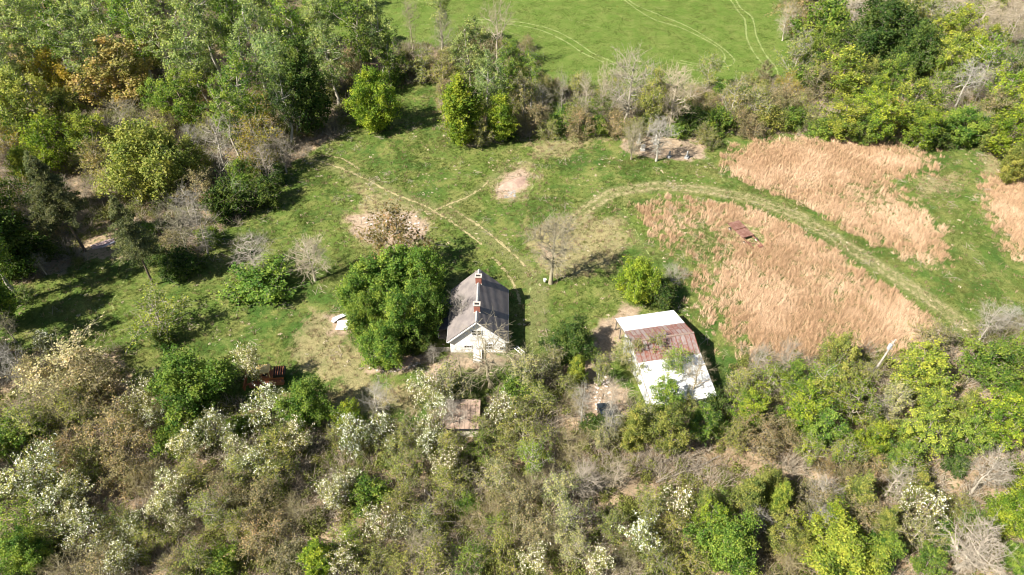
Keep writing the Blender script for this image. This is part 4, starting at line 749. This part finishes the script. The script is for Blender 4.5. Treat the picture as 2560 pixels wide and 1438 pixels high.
# ladder-like trestle lying at the right corner
lad = thing('wooden_ladder', 'short white wooden ladder lying at the farmhouse\'s lower right corner', 'ladder', tuple(P(1298, 878)), R(-52))
for yy in (-.3, .3):
    mb = MB(); mb.bar((-1, yy, .12), (1, yy, .35), .09, .09); mb.build('rail', WHITE, lad)
for i in range(5):
    mb = MB(); xx = -.8 + i * .4; mb.bar((xx, -.26, .16 + (xx + 1) * .115 - .03), (xx, .26, .16 + (xx + 1) * .115 - .03), .06, .06); mb.build('rung', WHITE, lad)

# ------------------------------------------------------------------ barn
BWHITE = surf('white_painted_tin', (.80, .80, .80), (.66, .66, .66), 1.2, .45, 0, 6, .05, .4)
RUSTS = [surf('rusty_tin_red', (.22, .085, .06), (.25, .205, .19), 3.2, .75, 0, 12, .25), surf('rusty_tin_grey', (.25, .21, .20), (.22, .10, .075), 2.6, .7, 0, 12, .2), surf('rusty_tin_bare', (.29, .255, .245), (.22, .15, .125), 2.6, .7, 0, 12, .15)]
BOARD = surf('barn_board', (.62, .58, .50), (.42, .36, .28), 2, .9, 0, 18, .4)
ang = R(11); barn = thing('barn', 'low barn with rusty tin roof middle between two white roof slopes', 'barn', (16.25, 76.04, 0), ang)
# local frame: x along the ridge, y = -v (towards the house front)
BW, PROF = 9.55, [(-.15, 2.35), (4.2, 3.72), (7.3, 4.85), (10.2, 3.72), (17.25, 2.2)]
def roofline(v_): return np.interp(v_, [q[0] for q in PROF], [q[1] for q in PROF])
mb = MB()
for side, xx in (('l', .12), ('r', BW - .12)):
    # end walls built as separate vertical boards
    nb = 58; wv = 17.0 / nb
    for i in range(nb):
        if side == 'l' and i < 14 and i % 1 == 0: continue          # open bay at the far left corner
        a0 = i * wv; a1 = a0 + wv - .02; h0, h1 = roofline(a0) - .14, roofline(a1) - .14; q = xx + random.Random(i).uniform(-.012, .012)
        mb.hexa([(q, -a1, -.1), (q + .03, -a1, -.1), (q + .03, -a0, -.1), (q, -a0, -.1), (q, -a1, h1), (q + .03, -a1, h1), (q + .03, -a0, h0), (q, -a0, h0)])
mb.build('end_wall_boards', BWHITE, barn, kind='stuff')
mb = MB()
nb = 32; wv = (BW - .3) / nb
for i in range(nb):
    mb.box(.15 + i * wv, .15 + (i + 1) * wv - .02, -17.05, -17.02, -.1, 2.05)
mb.build('front_wall_boards', BWHITE, barn, kind='stuff')
for (xx, vv) in ((.2, .1), (.2, 2.1), (.2, 4.2), (3.2, .1), (6.3, .1), (9.3, .1), (.2, 7.3), (9.3, 7.3)):
    mb = MB(); mb.box(xx - .08, xx + .08, -vv - .08, -vv + .08, -.1, float(roofline(vv)) - .15); mb.build('post', WOODG, barn)
for vv, zz in PROF[1:4]:
    mb = MB(); mb.box(.1, BW - .1, -vv - .06, -vv + .06, zz - .3, zz - .13); mb.build('purlin', WOODG, barn)
rb = random.Random(12); SEAMM = surf('seam_rust', (.17, .055, .04), (.21, .08, .055), 4, .8)
def panel(x0, x1, va, vb, za, zb, mat, lift, rib=True, seam=None):
    mb = MB(); n = np.array([0, (zb - za), (vb - va)], float); n /= np.linalg.norm(n)
    def pt(x_, f, h_): v_ = va + (vb - va) * f; z_ = za + (zb - za) * f; return np.array([x_, -v_, z_]) + n * (h_ + lift)
    mb.slab(pt(x0, 1, 0), pt(x1, 1, 0), pt(x1, 0, 0), pt(x0, 0, 0), .02)
    if rib:
        for xr_ in (x0 + .03, (x0 + x1) / 2):
            mb.hexa([pt(xr_ - .025, 1, .001), pt(xr_ + .025, 1, .001), pt(xr_ + .025, 0, .001), pt(xr_ - .025, 0, .001), pt(xr_ - .012, 1, .03), pt(xr_ + .012, 1, .03), pt(xr_ + .012, 0, .03), pt(xr_ - .012, 0, .03)])
    o_ = mb.build('roof_panel', mat, barn)
    if seam:
        mb = MB(); xr_ = x1 - .02; mb.hexa([pt(xr_ - .045, 1, .001), pt(xr_ + .045, 1, .001), pt(xr_ + .045, 0, .001), pt(xr_ - .045, 0, .001), pt(xr_ - .03, 1, .04), pt(xr_ + .03, 1, .04), pt(xr_ + .03, 0, .04), pt(xr_ - .03, 0, .04)]); mb.build('seam', seam, o_)
    return o_
for (a, b, cols_) in ((0, 1, 10), (3, 4, 10)):
    (va, za), (vb, zb) = PROF[a], PROF[b]; cw = (BW + .1) / cols_
    for i in range(cols_):
        rows = 1 if a == 0 else 2
        for j in range(rows):
            f0, f1 = j / rows, (j + 1) / rows; panel(i * cw, (i + 1) * cw - .008, va + (vb - va) * f0 + .01, va + (vb - va) * f1 - .01, za + (zb - za) * f0, za + (zb - za) * f1, BWHITE, rb.uniform(0, .006))
for (a, b, rows) in ((1, 2, 2), (2, 3, 2)):
    (va, za), (vb, zb) = PROF[a], PROF[b]; cols_ = 13; cw = BW / cols_
    if a == 1: va -= .15; za -= .05
    else: vb += .2; zb -= .06
    for i in range(cols_):
        for j in range(rows):
            f0, f1 = j / rows, (j + 1) / rows
            m_ = RUSTS[rb.choice([1, 2, 1, 0, 2] if a == 1 else [0, 0, 1, 2, 1])]
            panel(.03 + i * cw, .03 + (i + 1) * cw - .015, va + (vb - va) * f0 + .01, va + (vb - va) * f1 - .01, za + (zb - za) * f0, za + (zb - za) * f1, m_, .02 + rb.uniform(0, .02) + .012 * ((j + (a == 2)) % 2), False, SEAMM)
            mb = MB(); (vx, zx) = (va + (vb - va) * (f1 if a == 2 else f0), za + (zb - za) * (f1 if a == 2 else f0))
            if i == 0: mb.bar((.05, -vx, zx + .07), (BW - .05, -vx, zx + .07), .07, .02); mb.build('lap_strip', RUSTS[0], barn)
mb = MB(); mb.bar((-.05, -7.3, 4.93), (BW + .05, -7.3, 4.93), .3, .07); mb.build('ridge_cap', surf('rusty_ridge', (.30, .22, .18), (.20, .14, .11), 3), barn)
for i, (a, b) in enumerate(zip(PROF[:-1], PROF[1:])):
    mb = MB(); mb.bar((-.04, -a[0], a[1] - .06), (-.04, -b[0], b[1] - .06), .05, .16); mb.build('edge_trim', WOODG, barn)

# ------------------------------------------------------------------ small shed below the house
RUSTR = surf('brown_rust_roof', (.30, .21, .155), (.40, .30, .23), 1.2, .85, 0, 8, .3)
shed = thing('shed', 'small shed with brown rusty roof and cream front, below the house', 'shed', (-7.2, 57.8, 0))
mb = MB(); mb.box(-2.6, 2.6, -2.1, 2.0, -.1, 2.0); mb.build('wall', surf('cream_board', (.74, .68, .54), (.60, .53, .40), 2), shed)
for i in range(8):
    mb = MB(); x0 = -2.8 + i * .7; mb.slab((x0, -2.3, 2.08), (x0 + .69, -2.3, 2.08), (x0 + .69, 2.3, 2.55), (x0, 2.3, 2.55), .05); mb.bar((x0 + .03, -2.3, 2.1), (x0 + .03, 2.3, 2.57), .05, .05); mb.build('roof_panel', RUSTR, shed)
mb = MB(); mb.box(-2.8, 2.8, -2.46, -2.32, 1.93, 2.07); mb.build('gutter', DARK, shed)
mb = MB(); mb.box(-1.3, -.5, -2.14, -2.102, 0, 1.75); mb.build('door', WOODG, shed)

# ------------------------------------------------------------------ rusty wagon in the broomsedge
RUSTW = surf('wagon_rust', (.17, .08, .058), (.27, .155, .12), 1.4, .8, 0, 9, .2); RUSTD = surf('dark_rust', (.20, .085, .06), (.28, .13, .09), 3, .85)
A_ = P(1838, 560, 1.0); B_ = P(1893, 612, 1.0); mid_ = (A_ + B_) / 2; dirv = B_ - A_
wg = thing('flatbed_wagon', 'rusty red flatbed wagon abandoned in the tan grass field', 'wagon', (mid_[0], mid_[1], 0), math.atan2(dirv[1], dirv[0])); Lw = np.hypot(dirv[0], dirv[1]) + 1.2
h_ = Lw / 2
for i in range(2):
    a0 = -h_ + i * (2.35); nbd = 9
    for j in range(nbd):
        mb = MB(); yy = -1.25 + j * 2.5 / nbd; z_ = 1.05 - i * .1; mb.box(a0, a0 + 2.2, yy, yy + 2.5 / nbd - .015, z_, z_ + .05); mb.build('deck_board', RUSTW, wg)
mb = MB()
for yy in (-1.0, 1.0): mb.bar((-h_, yy, .86), (h_ - .3, yy, .78), .12, .16)
mb.build('side_rails', RUSTD, wg)
mb = MB()
for xx in (-h_ + .1, -h_ + 2.25, -h_ + 4.5): mb.bar((xx, -1.2, .9), (xx, 1.2, .9), .1, .1)
mb.build('cross_members', RUSTD, wg)
mb = MB(); mb.bar((h_ - 2.0, .9, .95), (h_, .9, .75), .1); mb.bar((h_ - 2.0, .1, .95), (h_, .35, .75), .1); mb.bar((h_, .3, .75), (h_, .95, .75), .12); mb.bar((h_ - 2.1, -1.1, .9), (h_ - 1.0, .1, .8), .08); mb.build('drawbar_frame', RUSTW, wg)
mb = MB(); mb.box(h_ - .6, h_ - .1, .2, 1.0, .5, .9); mb.build('hitch_box', RUSTD, wg)
TYRE = surf('old_tyre', (.03, .03, .03), (.05, .045, .04), 6)
def wheel(parent, x, y, r_, w_, rimcol):
    mb = MB(); mb.tube([(x, y - w_ / 2, r_), (x, y - w_ / 2 + .04, r_), (x, y + w_ / 2 - .04, r_), (x, y + w_ / 2, r_)], [r_ * .85, r_, r_, r_ * .85], 16); wh = mb.build('wheel', TYRE, parent)
    mb = MB(); mb.tube([(x, y - w_ / 2 - .02, r_), (x, y + w_ / 2 + .02, r_)], r_ * .55, 12); mb.build('rim', rimcol, wh)
for xx in (-h_ + 1.0, h_ - 2.4):
    for yy in (-1.32, 1.32): wheel(wg, xx, yy, .42, .22, WHITE)

# ------------------------------------------------------------------ yellow and orange machine under the blossoming tree
YEL = surf('faded_yellow_paint', (.70, .52, .22), (.60, .42, .16), 2, .6, 0, 10, .1); ORG = surf('orange_rusty_paint', (.42, .16, .07), (.30, .11, .05), 3, .8)
mc = thing('old_excavator', 'abandoned yellow and orange excavator with blade, beside white blossoming tree', 'excavator', (-36.2, 65.6, 0), R(8))
mb = MB()
for yy in (-1.0, 1.0): mb.tube([(-2.0, yy - .25, .45), (-2.0, yy + .25, .45)], .42, 12); mb.tube([(2.2, yy - .25, .45), (2.2, yy + .25, .45)], .42, 12); mb.box(-2.0, 2.2, yy - .24, yy + .24, .08, .84)
mb.build('crawler_tracks', RUSTD, mc)
for yy in (-1.0, 1.0):
    for i in range(13):
        mb = MB(); mb.box(-2.05 + i * .34, -1.85 + i * .34, yy - .3, yy + .3, .845, .91); mb.build('track_shoe', ORG, mc)
mb = MB(); mb.box(-1.1, 2.5, -.72, .72, .7, 1.35); mb.build('chassis', ORG, mc)
mb = MB(); mb.box(1.2, 2.9, -.85, .85, 1.36, 1.95); mb.build('engine', DARK, mc)
for i in range(5):
    mb = MB(); mb.box(1.25 + i * .34, 1.33 + i * .34, -.9, .9, 1.96, 2.1); mb.build('engine_rail', ORG, mc)
for (xx, yy) in ((-.95, -.7), (.75, -.7), (-.95, .7), (.75, .7)):
    mb = MB(); mb.box(xx - .05, xx + .05, yy - .05, yy + .05, 1.352, 2.55); mb.build('cab_post', YEL, mc)
mb = MB(); mb.box(-1.1, .9, -.85, .85, 2.56, 2.68); mb.build('cab_roof', YEL, mc)
mb = MB(); mb.box(-.4, .2, -.25, .25, 1.36, 1.6); mb.box(.1, .22, -.25, .25, 1.6, 2.1); mb.build('seat', DARK, mc)
mb = MB()
for yy in (-.75, .75): mb.bar((-1.0, yy, 1.0), (-3.0, yy * 1.3, .55), .16, .2)
mb.build('push_arms', ORG, mc)
mb = MB()
for k in range(4):
    a, b = [(-3.05, .05), (-3.2, .4), (-3.2, .8), (-3.05, 1.1), (-2.9, 1.25)][k:k + 2]; mb.hexa([(a[0], -1.6, a[1]), (a[0] + .06, -1.6, a[1]), (a[0] + .06, 1.6, a[1]), (a[0], 1.6, a[1]), (b[0], -1.6, b[1]), (b[0] + .06, -1.6, b[1]), (b[0] + .06, 1.6, b[1]), (b[0], 1.6, b[1])])
mb.build('blade', ORG, mc)

# ------------------------------------------------------------------ junked pickup in the scrub
CARB = surf('dark_blue_paint', (.03, .042, .055), (.045, .055, .065), 2, .3, .2, 10, 0, .6)
car = thing('junked_pickup', 'dark blue pickup half hidden under trees below the barn', 'pickup truck', (13.2, 58.2, 0), R(96))
mb = MB(); prof = [(-2.6, .5), (-2.6, .95), (-.6, 1.0), (-.55, 1.0), (-.2, 1.6), (1.0, 1.62), (1.55, 1.1), (2.5, 1.0), (2.65, .6), (2.6, .4), (-2.5, .4)]
n_ = len(prof); mb.V += [(a, -.9, b) for a, b in prof] + [(a, .9, b) for a, b in prof]; mb.F += [tuple(range(n_)), tuple(reversed(range(n_, 2 * n_)))] + [(i, n_ + i, n_ + (i + 1) % n_, (i + 1) % n_) for i in range(n_)]
mb.build('body', CARB, car)
mb = MB(); mb.box(-2.5, -.68, -.78, .78, .955, 1.02); mb.build('load_bed', DARK, car)
mb = MB(); mb.slab((1.05, -.78, 1.625), (1.57, -.78, 1.135), (1.57, .78, 1.135), (1.05, .78, 1.625), -.012); mb.build('windscreen', GLASS, car)
mb = MB(); mb.box(-2.55, -.65, -.9, -.84, 1.0, 1.2); mb.box(-2.55, -.65, .84, .9, 1.0, 1.2); mb.build('bed_sides', surf('pale_blue_trim', (.16, .21, .25), (.12, .16, .20)), car)
for yy in (-.65, .65):
    mb = MB(); mb.box(2.6, 2.67, yy - .15, yy + .15, .7, .88); mb.build('headlight', CAPM, car)
for xx in (-1.7, 1.75):
    for yy in (-.84, .84): wheel(car, xx, yy, .36, .22, CAPM)

# ------------------------------------------------------------------ cemetery stones
STONE = surf('pale_gravestone', (.66, .63, .58), (.50, .48, .44), 3, .85, 0, 16, .3); STONED = surf('weathered_gravestone', (.42, .42, .41), (.28, .28, .27), 3, .85, 0, 16, .3)
def stone(px, py, label, kind, mat, s=1., rz=0):
    q = P(px, py); o = thing('gravestone', label, 'gravestone', (q[0], q[1], float(gz(q[0], q[1]))), rz, 'gravestones in the small cemetery')
    mb = MB(); mb.box(-.45 * s, .45 * s, -.35 * s, .35 * s, -.1, .35 * s); mb.build('base', mat, o); mb = MB()
    if kind == 'obelisk':
        mb.hexa([(-.3 * s, -.26 * s, .352 * s), (.3 * s, -.26 * s, .352 * s), (.3 * s, .26 * s, .352 * s), (-.3 * s, .26 * s, .352 * s), (-.17 * s, -.15 * s, 2.1 * s), (.17 * s, -.15 * s, 2.1 * s), (.17 * s, .15 * s, 2.1 * s), (-.17 * s, .15 * s, 2.1 * s)])
        mb.hexa([(-.17 * s, -.15 * s, 2.102 * s), (.17 * s, -.15 * s, 2.102 * s), (.17 * s, .15 * s, 2.102 * s), (-.17 * s, .15 * s, 2.102 * s), (-.02, -.02, 2.6 * s), (.02, -.02, 2.6 * s), (.02, .02, 2.6 * s), (-.02, .02, 2.6 * s)]); mb.build('shaft', mat, o)
    elif kind == 'block':
        mb.box(-.33 * s, .33 * s, -.28 * s, .28 * s, .352 * s, 1.0 * s); mb.box(-.4 * s, .4 * s, -.33 * s, .33 * s, 1.002 * s, 1.12 * s); mb.build('block', mat, o)
    else:
        pr_ = [(-.3, .36), (.3, .36), (.3, 1.2), (.2, 1.4), (0, 1.48), (-.2, 1.4), (-.3, 1.2)]; n_ = len(pr_)
        mb.V += [(a * s, -.09 * s, b * s) for a, b in pr_] + [(a * s, .09 * s, b * s) for a, b in pr_]; mb.F += [tuple(range(n_)), tuple(reversed(range(n_, 2 * n_)))] + [(i, n_ + i, n_ + (i + 1) % n_, (i + 1) % n_) for i in range(n_)]; mb.build('tablet', mat, o)
stone(1596, 361, 'tall pale obelisk gravestone at the cemetery\'s upper left', 'obelisk', STONE, 1.0)
stone(1637, 364, 'tall pale gravestone partly veiled by bare branches', 'obelisk', STONE, .95)
stone(1606, 379, 'low blocky pale gravestone below the obelisk', 'block', STONE, 1.1)
stone(1672, 396, 'narrow dark weathered gravestone in the shadow of the forked tree', 'tablet', STONED, 1.0, R(50))
stone(1716, 398, 'grey tilted tablet gravestone at the cemetery\'s lower right', 'tablet', STONED, 1.15, R(60))

# ------------------------------------------------------------------ pole, debris, logs, stones
POLEW = surf('grey_pole_wood', (.50, .46, .40), (.36, .32, .27), 2, .9)
pl = thing('utility_pole', 'grey utility pole with a pale transformer near its top, right of the field', 'utility pole', tuple(P(2171, 950)))
mb = MB(); mb.tube([(0, 0, -.3), (.7, 0, 8.8)], [.17, .12], 10); mb.build('pole', POLEW, pl)
mb = MB(); mb.tube([(.28, -.12, 7.0), (.32, -.12, 7.15), (.34, -.12, 7.85), (.36, -.12, 7.95)], [.22, .27, .27, .2], 12); mb.build('transformer', surf('galvanised', (.66, .68, .72), (.55, .57, .60), 4, .4, .4), pl)
for yy in (-.12, .1):
    mb = MB(); mb.tube([(.36, -.1 + yy, 7.96), (.36, -.1 + yy, 8.15)], .05, 8); mb.build('insulator', CAPM, pl)
for i in range(2):
    mb = MB(); mb.bar((.55 + .08, -.5, 8.1 - i * .9), (.55 + .08, .5, 8.1 - i * .9), .08, .08); mb.build('crossarm', POLEW, pl)
SHEETW = surf('white_sheet_metal', (.84, .85, .88), (.70, .70, .74), 2, .45, .1, 8, .1, .4)
r2 = random.Random(9); n2 = np.random.RandomState(9)
pile = thing('sheet_metal_pile', 'flattened pile of white sheet metal between the two tall pines', 'metal pile', tuple(P(262, 618)), R(36))
for i in range(9):
    mb = MB(); a = r2.uniform(-.15, .15); yy = -1.1 + i * .26; z_ = .2 + .035 * i + r2.uniform(0, .05); L_ = r2.uniform(1.5, 2.3); c_, s_ = math.cos(a), math.sin(a)
    q = [(-L_, -.32), (L_, -.32), (L_, .32), (-L_, .32)]; mb.slab(*[(u_ * c_ - v_ * s_, yy + u_ * s_ + v_ * c_, z_ + .05 * u_ * r2.uniform(-1, 1)) for u_, v_ in q], .02); mb.build('sheet', SHEETW if i < 5 else surf('rust_sheet', (.45, .30, .28), (.56, .46, .44)), pile)
PINK = surf('pale_rubble', (.62, .55, .50), (.46, .38, .34), 4)
slabs = thing('broken_slab_pile', 'white broken slabs on bare ground left of the big shade trees', 'rubble pile', tuple(P(850, 808)))
for (a, b, l_, w_, rz_) in ((-.2, 1.3, 1.3, .35, .5), (.5, -.1, .9, .55, .1), (.6, -1.1, 1.0, .5, -.1), (1.3, -.5, .6, .4, .4), (-.9, .5, .5, .3, .9)):
    c_, s_ = math.cos(rz_), math.sin(rz_); mb = MB(); mb.slab(*[(a + u_ * c_ - v_ * s_, b + u_ * s_ + v_ * c_, .22 + .08 * u_) for u_, v_ in ((-l_, -w_), (l_, -w_), (l_, w_), (-l_, w_))], .09); mb.build('slab', WHITE, slabs)
def rubble(name, label, poly, n, mat, r_=(.12, .4), cat='rubble pile', z0=0.):
    pp = PL(poly); c_ = pp.mean(0); o = thing(name, label, cat, (c_[0], c_[1], float(gz(*c_)))); k = 0
    while k < n:
        x, y = r2.uniform(pp[:, 0].min(), pp[:, 0].max()), r2.uniform(pp[:, 1].min(), pp[:, 1].max())
        if inside(np.array([x]), np.array([y]), pp)[0]:
            rr_ = r2.uniform(*r_) ; mb = MB(); mb.lump((x - c_[0], y - c_[1], rr_ * .15 + z0), (rr_, rr_ * r2.uniform(.5, 1), rr_ * .45), r2); mb.build('stone', mat, o); k += 1
    return o
rubble('rubble_pile', 'scatter of pale rubble on the upper bare mound', [(1262, 482), (1290, 475), (1288, 492), (1262, 494)], 34, STONED, (.1, .3))
rubble('rubble_pile', 'scatter of pale rubble on bare ground under the brownish sparse-leafed tree', [(900, 540), (1050, 540), (1060, 575), (920, 580)], 60, PINK, (.1, .32))
rubble('rubble_pile', 'pale stones edging the bare bed below the big shade trees', [(915, 895), (960, 888), (990, 905), (1060, 905), (1010, 925), (960, 930), (920, 922)], 90, PINK, (.1, .3))
rubble('rubble_pile', 'pale stones along the dirt lane below the barn', [(1480, 930), (1520, 930), (1530, 1020), (1490, 1030)], 70, PINK, (.1, .3))
def mound(px, rx, ry, h, label):
    q = P(*px); n = 18; V = []; F = []
    for i in range(7):
        f = i / 6
        for j in range(n):
            a = 6.2832 * j / n; k = (1 - f) * (1 + .1 * math.sin(3 * a + f)); V.append((rx * k * math.cos(a), ry * k * math.sin(a), h * (1 - (1 - f) ** 2) - .05 + .03 * math.sin(5 * a + 7 * f)))
    for i in range(6):
        for j in range(n): F.append((i * n + j, i * n + (j + 1) % n, (i + 1) * n + (j + 1) % n, (i + 1) * n + j))
    me = mesh_np('dirt_mound', V, F, [MOUND], smooth=True); o = link('dirt_mound', me, kind='structure'); o.location = (q[0], q[1], float(gz(q[0], q[1]))); o.rotation_euler = (0, 0, .7)
MOUND = surf('mound_soil', (.47, .33, .25), (.34, .23, .175), 1.2, .95, 0, 5, .6)
mound((1283, 460), 3.6, 1.7, .5, '')
mound((1010, 905), 2.2, .9, .25, '')
posts = thing('bed_markers', 'pair of small black stakes standing in the bare stone-edged bed', 'stakes', tuple(P(963, 924)))
for xx in (-.25, .25):
    mb = MB(); mb.box(xx - .1, xx + .1, -.1, .1, 0, .45); mb.build('stake', DARK, posts)
bin_ = thing('white_bucket', 'small white bucket on the grass beside the tall leafless tree\'s trunk', 'bucket', tuple(P(1362, 704)))
mb = MB(); mb.tube([(0, 0, 0), (0, 0, .5)], [.2, .26], 12); mb.build('bucket', WHITE, bin_); mb = MB(); mb.tube([(0, 0, .501), (0, 0, .54)], .28, 12); mb.build('lid', WHITE, bin_)
def log(px1, px2, r_, label, mat, z=.2, br=0):
    a, b = P(*px1), P(*px2); o = thing('fallen_log', label, 'log', (a[0], a[1], float(gz(a[0], a[1])))); d = b - a; rr_ = random.Random(int(px1[0])); pts = [d * f + np.array([0, 0, z + r_ + rr_.uniform(-.08, .08)]) + np.array([rr_.uniform(-.1, .1), rr_.uniform(-.1, .1), 0]) for f in np.linspace(0, 1, 7)]
    mb = MB(); mb.tube(pts, np.linspace(r_, r_ * .45, 7), 8); mb.build('log', mat, o)
    for i in range(br):
        f = rr_.uniform(.3, .95); s = d * f + np.array([0, 0, z + r_]); s2 = s + np.array([rr_.uniform(-1.3, 1.3), rr_.uniform(-1.3, 1.3), rr_.uniform(.2, 1.2)]); mb = MB(); mb.tube([s, (s + s2) / 2 + np.array([0, 0, .1]), s2], [r_ * .4, r_ * .3, r_ * .12], 5); mb.build('branch', mat, o)
DEADW = surf('bleached_wood', (.60, .55, .48), (.44, .40, .34), 4, .9)
log((1095, 1205), (1190, 1180), .16, 'bleached fallen log in the scrub below the shed', DEADW, .3, 5)
log((1062, 1228), (1085, 1250), .12, 'short bleached log end left of the longer fallen log', DEADW, .2, 1)
log((104, 850), (124, 843), .28, 'pale short log lying alone on the shaded lawn', DEADW, .0)
log((2380, 238), (2440, 205), .2, 'bleached fallen trunk across the top right wood', DEADW, 1.5, 6)
log((2455, 235), (2478, 160), .16, 'leaning broken white trunk in the top right wood', DEADW, 2.0, 4)
log((1310, 1028), (1350, 1015), .14, 'pale log on the brush below the house', DEADW, .2, 2)
log((2160, 905), (2195, 865), .08, 'thin pale fallen pole beside the utility pole', DEADW, .1)
for i, (a, b) in enumerate((((1590, 1180), (1700, 1140)), ((1640, 1210), (1760, 1160)), ((1560, 1160), (1640, 1120)), ((1700, 1195), (1800, 1140)))):
    log(a, b, .12, ('longest dark fallen trunk across the tan clearing', 'lower fallen trunk across the tan clearing', 'upper left fallen trunk at the tan clearing', 'right fallen trunk at the tan clearing')[i], WOODG, .15, 8)
log((1475, 1150), (1560, 1120), .1, 'thin grey fallen limb left of the tan clearing', WOODG, .2, 6)
print('objects', len(bpy.data.objects), 'tris', sum(len(m.polygons) * 2 for m in bpy.data.meshes))
